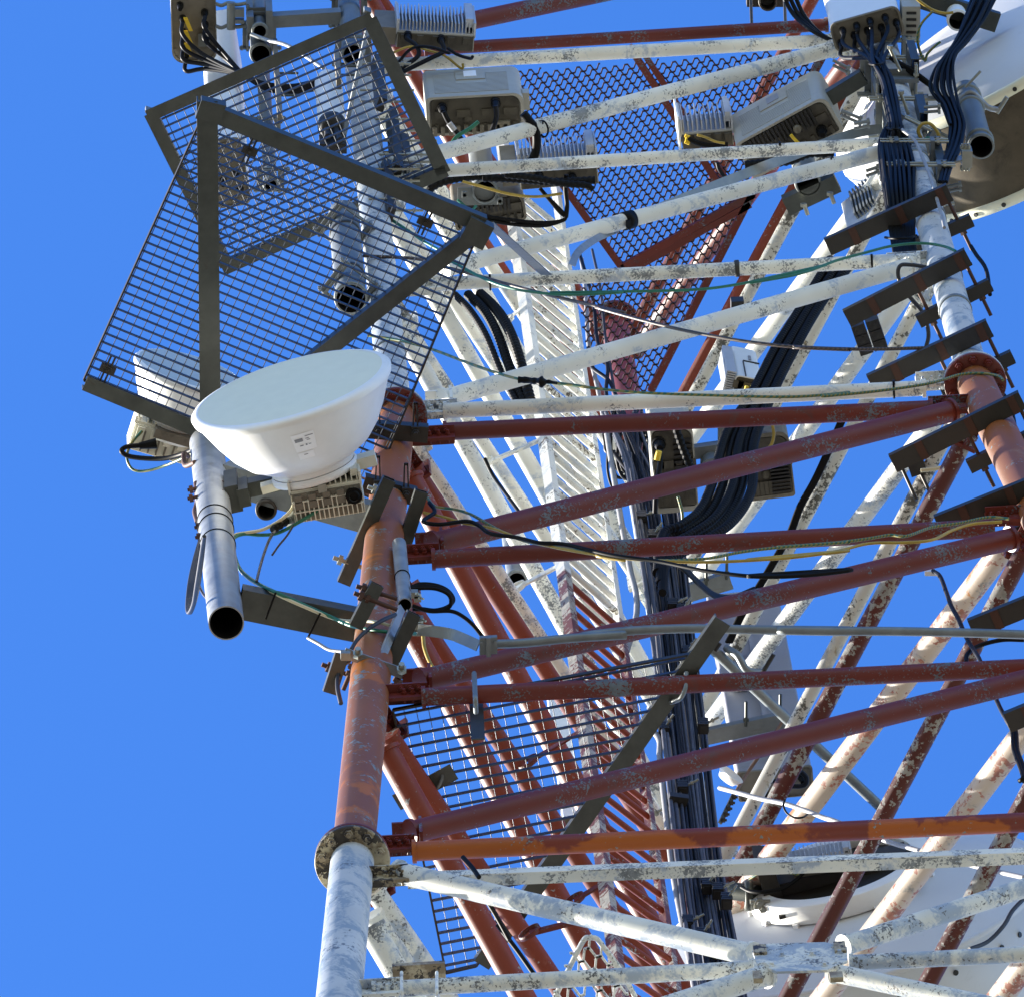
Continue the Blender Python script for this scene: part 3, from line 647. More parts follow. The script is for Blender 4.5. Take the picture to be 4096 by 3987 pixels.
# ------------------------------------------------------------------ helpers for mounted gear
def vpole(p_bot, z_bot, z_top, r, mat, parent=None, name='pole', lean=None):
    a = W(p_bot, z_bot); b = a+UP*(z_top-z_bot) if lean is None else lean
    m = MB().pipe(a, b, r, 0.006, 32); return a, b, m
def ubolt_clamp(parent, c, r, dirn, name='pole_clamp', plate=0.09, mat='galvanised', both=True):
    """two saddle plates gripping an upright tube at c, studs along dirn"""
    d = V((dirn.x, dirn.y, 0)).normalized(); q = V((-d.y, d.x, 0)); m = MB()
    for s in ((-1, 1) if both else (1,)):
        m.box(c+d*(s*(r+0.012)), d*0.008, q*plate, UP*0.03)
        m.box(c+d*(s*(r+0.03)), d*0.012, q*plate*0.9, UP*0.006)
    for s in (-1, 1):
        for hz in (-0.018, 0.018):
            a = c+q*(s*plate*0.85)-d*(r+0.06)+UP*hz; b = c+q*(s*plate*0.85)+d*(r+0.075)+UP*hz
            m.tube(a, b, 0.0065, n=8); m.bolt(a+d*0.02, -d, 0.012, 0.012, 0); m.bolt(b-d*0.02, d, 0.012, 0.012, 0)
    return m.build(name, mat, parent)
def rects(prof_w, prof_h, t):
    return None
def rtube(m, a, b, w_, h_, t, hint):
    """open rectangular tube"""
    u, v = basis(b-a, hint); o = [(-w_/2, -h_/2), (w_/2, -h_/2), (w_/2, h_/2), (-w_/2, h_/2)]; i = [(x*(1-2*t/w_), y*(1-2*t/h_)) for x, y in o]
    A = [a+v*x+u*y for x, y in o]; B = [b+v*x+u*y for x, y in o]; a2 = [a+v*x+u*y for x, y in i]; b2 = [b+v*x+u*y for x, y in i]
    m.rings([a2, A, B, b2, a2], smooth=False, caps=(False, False)); return m
RX = W((2148, 1700), 0)-W((2048, 1700), 0); RX.z = 0; RX.normalize()          # level, to the right in the picture
RY = W((2048, 1800), 0)-W((2048, 1700), 0); RY.z = 0; RY.normalize()          # level, away from the camera (down in the picture)
# ------------------------------------------------------------------ outrigger pole with two arms on the left leg
pt, pb = W((826, 1775), -1.10), W((905, 2490), -4.50)
ax_ = (pt-pb).normalized()
t = thing('outrigger_pole', pb, 'thick galvanised pole hanging open-ended on two arms left of the orange leg', 'pole')
pole = MB().pipe(pb, pt, 0.092, 0.007, 44).build('pole', 'galvanised_bright', t)
def onpole(z): return pb+(pt-pb)*((z-(pb.z-ZF))/(pt.z-pb.z))
for z, hh in ((-1.80, 0.17), (-4.05, 0.17)):
    a, b = onpole(z+(0.13 if z > -3 else 0)), L('A', z-(0.27 if z > -3 else 0)); dn = (b-a).normalized(); a2 = a+dn*0.085; b2 = b-dn*0.07
    m = MB(); rtube(m, a2, b2, hh*0.95, hh*0.62, 0.006, UP); m.build('arm', 'shaded_galvanised' if z < -3 else 'galvanised', t)
# tapering hollow clamp arms round the leg, with studs
for tp, bt, zcc, mt in ((zi(1560, 185), zi(1262, 865), -2.38, 'shaded_galvanised'), (zi(1770, 265), zi(1650, 640), -2.30, 'shaded_galvanised'),
                       (zi(1480, 870), zi(1340, 1150), -4.45, 'shaded_galvanised'), (zi(1720, 1060), zi(1570, 1390), -4.55, 'shaded_galvanised'), (zi(1250, 1330), zi(1170, 1580), -4.75, 'shaded_galvanised')):
    a, b = W(tp, zcc+0.02), W(bt, zcc-0.02); m = MB(); rtube(m, a, b, 0.072, 0.060, 0.006, UP); m.build('clamp_arm', mt, t)
for p, q, zcc in ((zi(1195, 700), zi(1385, 765), -2.4), (zi(1345, 885), zi(1610, 970), -4.42), (zi(1330, 930), zi(1610, 1040), -4.47), (zi(1120, 1395), zi(1310, 1470), -4.45), (zi(1340, 1370), zi(1260, 1560), -4.5), (zi(1420, 240), zi(1520, 275), -1.95), (zi(1640, 1460), zi(1590, 1540), -4.45)):
    a, b = W(p, zcc), W(q, zcc); d = (b-a).normalized(); m = MB(); m.tube(a, b, 0.0125, n=10); m.bolt(a+d*0.05, -d, 0.028, 0.022, 0); m.bolt(a+d*0.085, -d, 0.024, 0.018, 0); m.build('stud', 'rusty_bolt' if zcc < -3 else 'bolt_zinc', t)
# channels bolted across the leg just under the flange and lower down, with slotted hook bolts
for (p0, p1, zcc, y) in ((zf(215, 1175), zf(672, 1208), -0.85, 0), (zj(250, 60), zj(590, 150), -1.75, 0)):
    a, b = W(p0, zcc), W(p1, zcc); u, v = basis(b-a, UP); m = MB()
    m.extr([(0, -0.045), (0.075, -0.045), (0.075, -0.039), (0.006, -0.039), (0.006, 0.039), (0.075, 0.039), (0.075, 0.045), (0, 0.045)], a, b, u, v)
    root = thing('leg_channel', (a+b)/2, ('dark rust-stained channel clamped across the leg just below the red flange', 'dark channel crossing the orange leg behind the radio unit')[zcc < -1], 'bracket')
    m.build('channel', 'dark_steel', root)
    for f in (0.28, 0.82):
        c = a+(b-a)*f-RY*0.02; m = MB()
        for s in (-1, 1): m.bar(c-RY*0.03+RX*s*0.012, c-RY*0.16+RX*s*0.008, 0.008, 0.012)
        m.bar(c-RY*0.155-RX*0.012, c-RY*0.155+RX*0.012, 0.012, 0.012); m.box(c, RX*0.022, RY*0.03, UP*0.03); m.bolt(c-UP*0.03, -UP, 0.02, 0.018, 0.02)
        m.build('hook_bolt', 'bolt_zinc' if 0 else 'dark_steel', root)
# ------------------------------------------------------------------ microwave dishes
def dish(label, hub, face, Rr, prof, radome_mat, rim=0.05):
    ax = (face-hub).normalized(); t = thing('microwave_dish', hub, label, 'dish antenna'); D = (face-hub).length
    m = MB(); m.lathe(hub, ax, [(r*Rr, h*D) for r, h in prof], 96)
    rf = m.build('reflector', 'dish_white', t)
    m = MB(); m.lathe(hub, ax, [(Rr*1.0, D*0.93), (Rr*1.012, D*0.985), (Rr*0.985, D*1.02), (Rr*0.95, D*1.035), (Rr*0.93, D*1.037)], 96); m.build('rim', 'dish_white', t)
    m = MB(); m.lathe(hub, ax, [(Rr*0.93, D*1.036), (Rr*0.80, D*1.05), (Rr*0.5, D*1.065), (0.001, D*1.07)], 96); m.build('radome', radome_mat, t)
    return t, ax
PROF = [(0.0, 0.0), (0.40, 0.0), (0.415, 0.02), (0.415, 0.09), (0.46, 0.10), (0.62, 0.22), (0.74, 0.38), (0.85, 0.60), (0.93, 0.80), (0.985, 0.93)]
hub = W((1255, 1866), -2.25); fc = W((1163, 1562), -2.25)
t1, ax1 = dish('large white microwave dish in front, facing up left, with a cream radome', hub, fc, 0.545, PROF, 'radome_cream')
# sticker patch on the cone
side = ax1.cross(UP).normalized()
def cone_patch(a0, a1, h0, h1, lift, mat, name, par):
    D = (fc-hub).length; m = MB(); u, v = basis(ax1, UP)
    def rad(h):
        for (r0, k0), (r1, k1) in zip(PROF, PROF[1:]):
            if k0 <= h <= k1 and k1 > k0: return 0.545*(r0+(r1-r0)*(h-k0)/(k1-k0))
    prof = [(rad(h0+(h1-h0)*k/4)+lift, D*(h0+(h1-h0)*k/4)) for k in range(5)]
    m.lathe(hub, ax1, prof, 8, a0=a0, a1=a1, hint=UP); return m.build(name, mat, par)
# find the angle on the cone that shows at the sticker's place
u, v = basis(ax1, UP); best = None
for k in range(720):
    a = 2*math.pi*k/720; p = hub+ax1*(fc-hub).length*0.62+(u*math.cos(a)+v*math.sin(a))*0.465
    q = proj(p); e = (q[0]-1205)**2+(q[1]-1722)**2
    if (p-CAM).length < (hub+ax1*(fc-hub).length*0.62-CAM).length and (best is None or e < best[0]): best = (e, a)
a = best[1]
cone_patch(a-0.125, a+0.125, 0.52, 0.78, 0.002, 'sticker_white', 'label', t1)
cone_patch(a-0.12, a+0.08, 0.40, 0.50, 0.002, 'sticker_white', 'label', t1)
for k, (b0, b1, h0, h1) in enumerate(((-0.10, -0.01, 0.665, 0.715), (0.02, 0.11, 0.725, 0.737), (0.02, 0.06, 0.69, 0.70), (0.03, 0.07, 0.665, 0.675), (-0.06, -0.02, 0.60, 0.615), (0.005, 0.025, 0.595, 0.62), (0.04, 0.07, 0.60, 0.61), (-0.05, 0.0, 0.46, 0.47))):
    cone_patch(a+b0, a+b1, h0, h1, 0.0035, 'print_grey', 'printing', t1)
D1 = (fc-hub).length
m = MB(); m.lathe(hub, ax1, [(0.225, D1*0.005), (0.235, -0.01), (0.235, -0.035), (0.20, -0.05), (0.0, -0.05)], 64); m.build('hub_ring', 'dish_white', t1)
# latch collar + mounting bracket toward the pole
m = MB(); m.box(hub-ax1*0.045-side*0.17, side*0.16, ax1*0.03, UP*0.05)
m.box(hub-ax1*0.04+side*0.18, side*0.12, ax1*0.022, UP*0.04)
m.build('collar', 'radio_cream', t1)
cl = onpole(-2.12); cr = W((1140, 1925), -2.15)
m = MB(); d = (cr-cl); d.z = 0; dn = d.normalized(); q = V((-dn.y, dn.x, 0))
m.box(cl+dn*0.115, dn*0.035, q*0.075, UP*0.15); m.box(cl+dn*0.17-UP*0.06, dn*0.03, q*0.05, UP*0.11)
m.build('pole_saddle', 'shaded_galvanised', t1)
m = MB()
for s in range(5): m.bar(cl+dn*0.19+q*(s*0.018-0.036), cr+q*(s*0.018-0.036)+UP*0.03, 0.007, 0.10)
m.box((cl+cr)/2+dn*0.10-UP*0.02, dn*0.10, q*0.04, UP*0.018); m.build('swing_arm', 'shaded_galvanised', t1)
for (x0, y0, x1, y1, zz) in ((245, 262, 480, 210, -2.1), (245, 318, 480, 268, -2.28), (290, 505, 330, 495, -2.75), (295, 570, 335, 560, -2.95)):
    a, b = W(zi(x0, y0), zz), W(zi(x1, y1), zz); dd = (b-a).normalized(); m = MB(); m.tube(a, b, 0.010, n=8); m.bolt(a+dd*0.03, -dd, 0.022, 0.02, 0); m.build('stud', 'rusty_bolt', t1)
m = MB(); a = W(zi(305, 270), -2.12); m.path([W(zi(300, 215), -2.0), W(zi(308, 330), -2.2), W(zi(292, 400), -2.4), W(zi(310, 470), -2.6)], 0.014, 8, 4); m.build('saddle_strap', 'rusty_bolt', t1)
# radio unit behind dish
def obox(fl, fr, bl, z):
    A = W(fl, z); X = W(fr, z)-A; Y = W(bl, z)-A; xn = X.normalized(); Y = Y-xn*Y.dot(xn); return A, X, Y
def finned_radio(label, fl, fr, bl, z, h, nf, mat, group=None, name='radio_unit', conn=3, fdepth=0.08, under='unit_under', fins_up=True, cat='radio unit'):
    """box hanging upright; ribs on the side that faces the camera, connectors underneath"""
    A, X, Y = obox(fl, fr, bl, z); xn, yn = X.normalized(), Y.normalized(); C_ = A+X*0.5+Y*0.5
    t = thing(name, C_, label, cat, group)
    m = MB(); m.box(C_+UP*(h/2), X*0.5, Y*0.5, UP*(h/2)); m.build('casing', mat, t)
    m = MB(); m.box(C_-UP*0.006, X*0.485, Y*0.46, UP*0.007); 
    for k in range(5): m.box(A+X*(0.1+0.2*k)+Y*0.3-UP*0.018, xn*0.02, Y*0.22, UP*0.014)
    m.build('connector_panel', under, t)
    m = MB()
    for k in range(nf):
        c = A+X*((k+0.5)/nf)-yn*(fdepth/2)+UP*(h*0.52); ln = fdepth/2*(0.75+0.25*((k*7) % 3 == 0))
        m.box(c, xn*0.0035, yn*ln, UP*(h*0.46))
    m.box(A+X*0.5-yn*0.004+UP*(h*0.5), X*0.5, yn*0.005, UP*(h*0.48))
    m.build('heat_sink', 'aluminium' if mat != 'radio_cream' else mat, t)
    m = MB()
    for s in (0.0, 1.0): MB().box(A+X*s-yn*fdepth*0.45+UP*(h*0.5), xn*0.006, yn*fdepth*0.62, UP*(h*0.5)).build('side_plate', 'aluminium' if mat != 'radio_cream' else mat, t)
    MB().box(A+X*0.93-yn*fdepth*0.9+UP*(h*0.55), X*0.05, yn*fdepth*0.35, UP*(h*0.45)).build('corner_block', 'aluminium' if mat != 'radio_cream' else mat, t)
    for k in range(conn):
        c = A+X*((k+0.6)/(conn+0.4))+Y*(0.35+0.2*(k % 2))
        m = MB(); m.tube(c, c-UP*0.05, 0.026, n=14); m.tube(c-UP*0.05, c-UP*0.10, 0.022, 0.014, n=14); m.build('connector', 'black_rubber', t)
    return t, A, X, Y
def slab_radio(label, fl, fr, bl, z, h, louver=True, mat='unit_beige', group=None, cat='radio unit', fins=0):
    """large smooth unit: rounded cover with a slotted grille facing the camera and a recessed dark base"""
    A, X, Y = obox(fl, fr, bl, z); xn, yn = X.normalized(), Y.normalized(); C_ = A+X*0.5+Y*0.5; lx, ly = X.length, Y.length
    t = thing('radio_unit', C_, label, cat, group); r = min(0.06, ly*0.35); prof = []
    for cx, cy, a0 in ((lx-r, r, -90), (lx-0.02, ly-0.02, 0), (0.02, ly-0.02, 90), (r*0.5, r*0.5, 180)):
        rr = r if a0 == -90 else 0.02 if a0 in (0, 90) else r*0.5
        for k in range(6): an = R(a0+90*k/5); prof.append((cx+rr*math.cos(an), cy+rr*math.sin(an)))
    m = MB(); m.rings([[A+xn*x+yn*y+UP*zz for x, y in prof] for zz in (0.03, h)], smooth=True); m.build('cover', mat, t)
    # lip round the recessed base
    pin = [(lx/2+(x-lx/2)*0.93, ly/2+(y-ly/2)*0.88) for x, y in prof]
    m = MB(); m.rings([[A+xn*x+yn*y+UP*zz for x, y in pp] for pp, zz in ((prof, 0.03), (prof, 0.0), (pin, 0.0), (pin, 0.035))], smooth=False, caps=(False, True)); m.build('base_lip', mat, t)
    m = MB(); m.rings([[A+xn*x+yn*y+UP*zz for x, y in [(lx/2+(x-lx/2)*0.9, ly/2+(y-ly/2)*0.84) for x, y in prof]] for zz in (0.012, 0.034)], smooth=False)
    for k in range(4): m.box(A+X*(0.14+0.24*k)+Y*0.45+UP*0.002, xn*(0.03+0.01*(k % 2)), yn*0.022, UP*0.014)
    for k in range(9): m.box(A+X*(0.1+0.1*k)+Y*0.82+UP*0.0, xn*0.012, Y*0.10, UP*0.014)
    m.lathe(A+X*0.42+Y*0.62-UP*0.012, UP, [(0.0, -0.002), (0.024, -0.002), (0.026, 0.02)], 20)
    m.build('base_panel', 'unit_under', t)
    if fins:
        m = MB()
        for k in range(fins): m.box(A+X*(0.08+0.74*(k+0.5)/fins)+Y*0.30-UP*0.004, X*(0.74/fins*0.30), Y*0.22, UP*0.012)
        m.build('vent_slots', 'unit_dark', t)
    if louver:
        m = MB(); nl = 16
        for k in range(nl):
            zz = h*(0.14+0.70*k/nl)
            if k < nl*0.45: spans = ((0.10, 0.96-r/lx),)
            else: spans = ((0.10, 0.32), (0.64, 0.96-r/lx))
            for s0, s1 in spans: m.box(A+X*((s0+s1)/2)-yn*0.0015+UP*zz, X*((s1-s0)/2), yn*0.003, UP*(h*0.70/nl*0.28))
        m.build('grille', 'grille_grey', t)
        m = MB(); m.box(A+X*0.48-yn*0.003+UP*(h*0.74), X*0.15, yn*0.004, UP*(h*0.17)); m.build('latch_plate', mat, t)
        m = MB(); m.box(A+X*0.48-yn*0.008+UP*(h*0.76), X*0.065, yn*0.002, UP*(h*0.10)); m.build('label', 'print_grey' if fins else 'sticker_white', t)
    return t, A, X, Y
def connector(t, p, r=0.026):
    m = MB(); m.tube(p, p-UP*0.05, r, n=14); m.tube(p-UP*0.05, p-UP*0.12, r*0.85, r*0.5, n=14); return m.build('connector', 'black_rubber', t)
odu, A, X, Y = finned_radio('cream ribbed radio unit fixed behind the large front dish', (1160, 1975), (1442, 1928), (1196, 2090), -2.45, 0.30, 13, 'radio_cream', conn=0, fdepth=0.055, under='panel_base')  # darker panel paints the recess shade between the ribs
m = MB()
for k in range(15): m.box(A+X*((k+0.5)/15)+Y*0.60-UP*0.016, X*0.008, Y*0.36, UP*0.012)
for f in (0.28, 0.62): m.box(A+X*0.5+Y*f-UP*0.02, X*0.49, Y*0.014, UP*0.012)
m.build('rib', 'radio_cream', odu)
m = MB(); c = A+X*0.88+Y*0.35-UP*0.02; m.tube(c, c-UP*0.02, 0.045, n=20); m.lathe(c-UP*0.03, UP, [(0.022, 0), (0.03, 0.004), (0.03, 0.012), (0.022, 0.016)], 20); m.build('cable_gland', 'black_rubber', odu)
m = MB(); a_, b_ = W(zi(975, 415), -2.35), W(zi(890, 460), -2.45); m.tube(a_, b_, 0.034, n=16); b2 = W(zi(800, 520), -2.55)
m.build('cable_gland', 'galvanised', odu); MB().corrug([b_, (b_+b2)/2, b2], 0.024, 0.02).build('cable_boot', 'black_rubber', odu)
m = MB(); m.box(A+X*0.46-Y*0.05-UP*0.01, X*0.06, Y*0.13, UP*0.02); m.build('latch', 'bolt_zinc', odu)
# second dish, farther and smaller, behind the grating
hub2 = W((690, 1712), -0.35); fc2 = W((758, 1487), -0.35)
t2, ax2_ = dish('smaller white microwave dish seen through the grating, left of the upright beam', hub2, fc2, 0.310, PROF, 'radome_grey')
m = MB(); m.lathe(hub2, ax2_, [(0.15, 0.0), (0.16, -0.02), (0.16, -0.05), (0.0, -0.05)], 48); m.build('hub_ring', 'dish_white', t2)
od2, A, X, Y = finned_radio('rounded pale radio unit under the smaller left dish, cable plugged into its side', ze(395, 1120), ze(850, 1250), ze(360, 1300), -0.45, 0.25, 9, 'radio_cream', conn=0, fdepth=0.03, under='radio_cream')
m = MB()
for k in range(7): m.box(A+X*((k+1.5)/9)+Y*0.55-UP*0.016, X*0.012, Y*0.36, UP*0.014)
m.box(A+X*0.62+Y*0.08-UP*0.02, X*0.34, Y*0.16, UP*0.05); m.build('rib', 'panel_base', od2)
m = MB(); c = W(ze(530, 1262), -0.55); m.tube(c, W(ze(420, 1278), -0.56), 0.03, 0.018, n=14); m.build('cable_gland', 'black_rubber', od2)
cable('radio_cable', [W(q, z) for q, z in ((ze(430, 1275), -0.56), (ze(335, 1285), -0.58), (ze(305, 1315), -0.6), (ze(370, 1350), -0.62), (ze(560, 1362), -0.7), (ze(690, 1335), -0.8), (ze(800, 1290), -1.0))], 0.014, 'black_rubber', 'black cable looping out below the smaller left dish', 'cable')
cable('earth_wire', [W(q, z) for q, z in ((ze(440, 1180), -0.5), (ze(370, 1260), -0.52), (ze(338, 1350), -0.55), (ze(375, 1430), -0.6), (ze(470, 1440), -0.65), (ze(620, 1395), -0.75), (ze(770, 1325), -1.0))], 0.008, 'earth_wire', 'green and yellow earth wire looping below the smaller left dish', 'wire')
m = MB(); p0 = onpole(-1.15)
m.path([p0+RX*-0.10+RY*0.05-UP*0.02, p0-RX*0.125-UP*0.15, p0-RX*0.12-UP*0.36, p0-RX*0.07-RY*0.06-UP*0.5], 0.014, 8, 6); tag(m.build('strap', 'rusty_bolt'), 'rust-brown strap bent round the top of the outrigger pole', 'strap')
# ------------------------------------------------------------------ big dishes on the right
# lower right: seen from behind, pointing away
hubc = W((3350, 3470), -0.9); axb = (RY*0.965+RX*0.26).normalized()
t = thing('microwave_dish', hubc, 'huge white drum dish at the lower right, seen from behind with its ring mount', 'dish antenna')
m = MB(); m.lathe(hubc, axb, [(0.43, 0.105), (0.53, 0.12), (0.70, 0.15), (0.90, 0.20), (1.07, 0.27)], 120); m.build('reflector', 'radome_white', t)
m = MB(); m.lathe(hubc, axb, [(1.07, 0.27), (1.105, 0.272), (1.105, 0.30), (1.08, 0.302), (1.08, 1.05), (1.11, 1.055), (1.11, 1.09), (1.07, 1.10), (0.0, 1.16)], 120)
for k in range(40):
    an = 2*math.pi*k/40; u, v = basis(axb); p = hubc+axb*0.42+(u*math.cos(an)+v*math.sin(an))*1.08; m.cur = 1; m.tube(p, p+(u*math.cos(an)+v*math.sin(an))*0.006, 0.016, n=10); m.cur = 0
m.build('shroud', ['radome_white', 'unit_dark'], t)
m = MB(); m.lathe(hubc, axb, [(0.42, 0.0), (0.515, 0.0), (0.52, 0.004), (0.52, 0.105), (0.515, 0.11), (0.42, 0.11), (0.42, 0.0)], 96); m.build('mount_ring', 'dish_white', t)
for k in range(14):
    an = 2*math.pi*(k+0.3)/14; u, v = basis(axb); rd = u*math.cos(an)+v*math.sin(an); tg = axb.cross(rd); c = hubc+axb*0.118+rd*0.528
    m = MB(); m.box(c, rd*0.010, tg*0.016, axb*0.022); m.box(c+axb*0.028+rd*0.008, rd*0.008, tg*0.055, axb*0.012)
    for s in (-1, 1): m.bolt(c+rd*0.016+tg*0.042*s+axb*0.028, rd, 0.012, 0.012, 0)
    m.build('ring_lug', 'dish_white', t)
m = MB(); m.box(hubc+axb*0.02+RX*0.03, (RX*0.965-RY*0.26)*0.36, axb*0.05, UP*0.09); m.box(hubc-axb*0.05+RX*-0.36+RY*0.12, axb*0.16, RX*0.05, UP*0.14); m.build('mount_frame', 'dark_steel', t)
m = MB(); m.box(hubc+axb*0.05+RX*0.03, (RX*0.965-RY*0.26)*0.40, axb*0.01, UP*0.40); m.build('hub_plate', 'dark_steel', t)
for (x, y) in ((255, 1205), (230, 1170)):
    p = W(zo(x, y), -1.15); m = MB(); m.bolt(p, -UP, 0.028, 0.03, 0.02); m.tube(p-RX*0.05, p+RX*0.06, 0.014, n=8); m.build('bolt', 'bolt_zinc', t)
finned_radio('dark ribbed radio unit on the back of the huge lower right dish', zo(440, 935), zo(830, 860), zo(500, 1010), -1.05, 0.22, 14, 'unit_under', conn=1, fdepth=0.03)
cable('radio_cable', [W(zo(*q), z) for q, z in (((115, 1075), -1.0), ((180, 1105), -1.1), ((280, 1105), -1.15), ((400, 1075), -1.15), ((500, 1000), -1.1), ((545, 940), -1.1))], 0.011, 'black_rubber', 'black cable curving over the ring of the huge lower right dish', 'cable')
cable('earth_wire', [W(zo(*q), z) for q, z in (((165, 1025), -1.1), ((240, 985), -1.15), ((350, 975), -1.15), ((490, 992), -1.15))], 0.007, 'earth_wire', 'yellow and green wire running to the radio of the lower right dish', 'wire')
m = MB(); a, b = L('C', -0.35), W(zo(190, 1090), -0.9)
tq = thing('dish_pole', W((2975, 3520), -1.2), 'short dark pole joint holding the ring dish to the rear leg', 'bracket')
m.tube(W(zo(55, 1100), -0.9), W(zo(215, 1120), -1.0), 0.05, n=20); m.build('arm', 'shaded_galvanised', tq)
m = MB(); p = W(zo(160, 1130), -1.0); m.lathe(p, RX, [(0.05, -0.02), (0.085, -0.02), (0.085, 0.02), (0.05, 0.02)], 24); m.build('clamp', 'shaded_galvanised', tq)
# upper right: drum dish with a weathered shroud painted brown for shade, its radome to the upper left
axu = (RY*-0.86+RX*-0.51).normalized(); cu = W((4010, 190), 7.6)
t = thing('microwave_dish', cu, 'big drum dish at the upper right corner with weathered underside, its shade painted brown', 'dish antenna')
Ru = 0.95
m = MB(); m.lathe(cu, axu, [(Ru, -0.62), (Ru, 0.0)], 120); m.build('shroud', 'shroud_shade_brown', t)
for h0, nm in ((-0.62, 'rear_rim'), (0.0, 'front_rim')):
    m = MB(); m.lathe(cu, axu, [(Ru-0.01, h0-0.035), (Ru+0.02, h0-0.03), (Ru+0.025, h0+0.03), (Ru-0.01, h0+0.035)], 120)
    for k in range(28):
        an = 2*math.pi*k/28; u, v = basis(axu); rd = u*math.cos(an)+v*math.sin(an); m.cur = 1; m.tube(cu+axu*h0+rd*(Ru+0.02), cu+axu*h0+rd*(Ru+0.032), 0.014, n=10); m.cur = 0
    m.build(nm, ['radome_cream', 'unit_dark'], t)
m = MB(); m.lathe(cu, axu, [(Ru-0.005, 0.03), (Ru*0.9, 0.075), (Ru*0.6, 0.12), (0.001, 0.14)], 120); m.build('radome', 'radome_white', t)
m = MB(); m.lathe(cu, axu, [(Ru-0.02, -0.60), (Ru*0.4, -0.62), (0.0, -0.62)], 96); m.build('back_plate', 'dish_white', t)
# sunlit white dish back seen behind the right leg
hb = W((3320, 800), 9.2); axw = (RY*-0.62+RX*0.78).normalized()
hb = W((3335, 640), 8.3); axw = (RX*0.93-RY*0.30).normalized()
t = thing('microwave_dish', hb, 'sunlit white dish half hidden behind the right leg, its curved back showing', 'dish antenna')
m = MB(); m.lathe(hb+axw*0.02, axw, [(0.0, 0.0), (0.12, 0.02), (0.24, 0.10), (0.34, 0.22), (0.42, 0.36), (0.43, 0.37), (0.43, 0.52), (0.41, 0.53), (0, 0.55)], 64); m.build('reflector', 'dish_white', t)
m = MB(); m.lathe(hb+axw*0.38, axw, [(0.43, -0.02), (0.445, -0.015), (0.445, 0.015), (0.43, 0.02)], 64); m.build('rim', 'dish_white', t)
zr = zoomf(600, 0, 900/1714)
# ------------------------------------------------------------------ panel antennas
def panel(label, fl, fr, bl, z, h, mat, rf=0.28, base='panel_base', conns=(), group=None):
    A, X, Y = obox(fl, fr, bl, z); xn, yn = X.normalized(), Y.normalized(); lx, ly = X.length, Y.length
    t = thing('panel_antenna', A+X*0.5+Y*0.5, label, 'antenna', group); r = min(lx, ly)*rf
    def outline(k):
        out = []
        for cx, cy, a0 in ((lx-r, r, -90), (lx-r, ly-r, 0), (r, ly-r, 90), (r, r, 180)):
            for q in range(6): an = R(a0+90*q/5); out.append((lx/2+(cx+r*math.cos(an)-lx/2)*k, ly/2+(cy+r*math.sin(an)-ly/2)*k))
        return out
    m = MB(); m.rings([[A+xn*x+yn*y+UP*zz for x, y in outline(k)] for k, zz in ((1, 0.025), (1, h))]); m.build('radome', mat, t)
    m = MB(); m.rings([[A+xn*x+yn*y+UP*zz for x, y in outline(k)] for k, zz in ((1.015, 0.024), (1.02, 0.02), (1.02, 0.0), (0.96, -0.004), (0.955, 0.008))], smooth=False); 
    for fx, fy in ((0.08, 0.1), (0.92, 0.1), (0.08, 0.9), (0.92, 0.9), (0.5, 0.06), (0.5, 0.94)):
        m.bolt(A+X*fx+Y*fy*0.98+UP*0.0, -UP, 0.009, 0.008, 0)
    m.build('end_cap', base, t)
    for fx, fy in conns:
        c = A+X*fx+Y*fy; m = MB(); m.tube(c+UP*0.01, c-UP*0.035, 0.022, n=14); m.tube(c-UP*0.035, c-UP*0.10, 0.019, 0.013, n=14); m.build('connector', 'black_rubber', t)
    return t, A, X, Y
pA, A1, X1, Y1 = panel('tall panel antenna at the upper left corner, dark cables plugged into its end cap', (678, -190), (856, -195), (700, 252), 7.2, 2.6, 'panel_white',
                       conns=((0.25, 0.60), (0.25, 0.72), (0.25, 0.83), (0.3, 0.93), (0.75, 0.55), (0.75, 0.66), (0.78, 0.77), (0.2, 0.48)))
MB().box(A1+X1*0.72+Y1*0.80-UP*0.005, X1.normalized()*0.035, Y1.normalized()*0.04, UP*0.004).build('fixing_plate', 'galvanised', pA)
pB, A2, X2, Y2 = panel('white panel antenna behind both gratings, left of the round mounting pipe', zr(430, 1090), zr(690, 1050), zr(452, 1600), 5.6, 3.0, 'panel_white', rf=0.2, conns=((0.7, 0.5), (0.75, 0.75), (0.3, 0.6)))
dst = [zr(560, 560), zr(640, 560), zr(760, 640), zr(1000, 690), zr(1300, 640)]
for k, (fx, fy) in enumerate(((0.25, 0.60), (0.25, 0.72), (0.25, 0.83), (0.3, 0.93), (0.75, 0.55), (0.75, 0.66))):
    c = A1+X1*fx+Y1*fy-UP*0.10; e = zr(690+k*9, 560+k*5); c0 = proj(c)
    md = (c0[0]+(e[0]-c0[0])*0.42+(10 if k > 3 else -18), c0[1]+(e[1]-c0[1])*0.62)
    pts = [c, c-UP*0.06+RY*0.06, W(md, 7.0), W(e, 6.8), W(zr(880+k*4, 640+k*9), 6.7), W(zr(1100, 655+k*10), 6.7), W(zr(1320, 600+k*14), 6.7)]
    cable('jumper_cable', pts, 0.0135, 'cable_blue_black', 'dark jumper cable hanging from the end cap of the upper left panel antenna', 'cable', 'jumper cables of the upper left antenna')
for k, (fx, fy) in enumerate(((0.27, 0.62), (0.27, 0.74), (0.27, 0.85))):
    c = A1+X1*fx+Y1*fy-UP*0.11; m = MB(); m.box(c+X1*0.10+UP*0.02, X1.normalized()*0.012, (RX*0.4+RY).normalized()*0.045, UP*0.008); m.build('cable_marker', 'sleeve_yellow', pA)
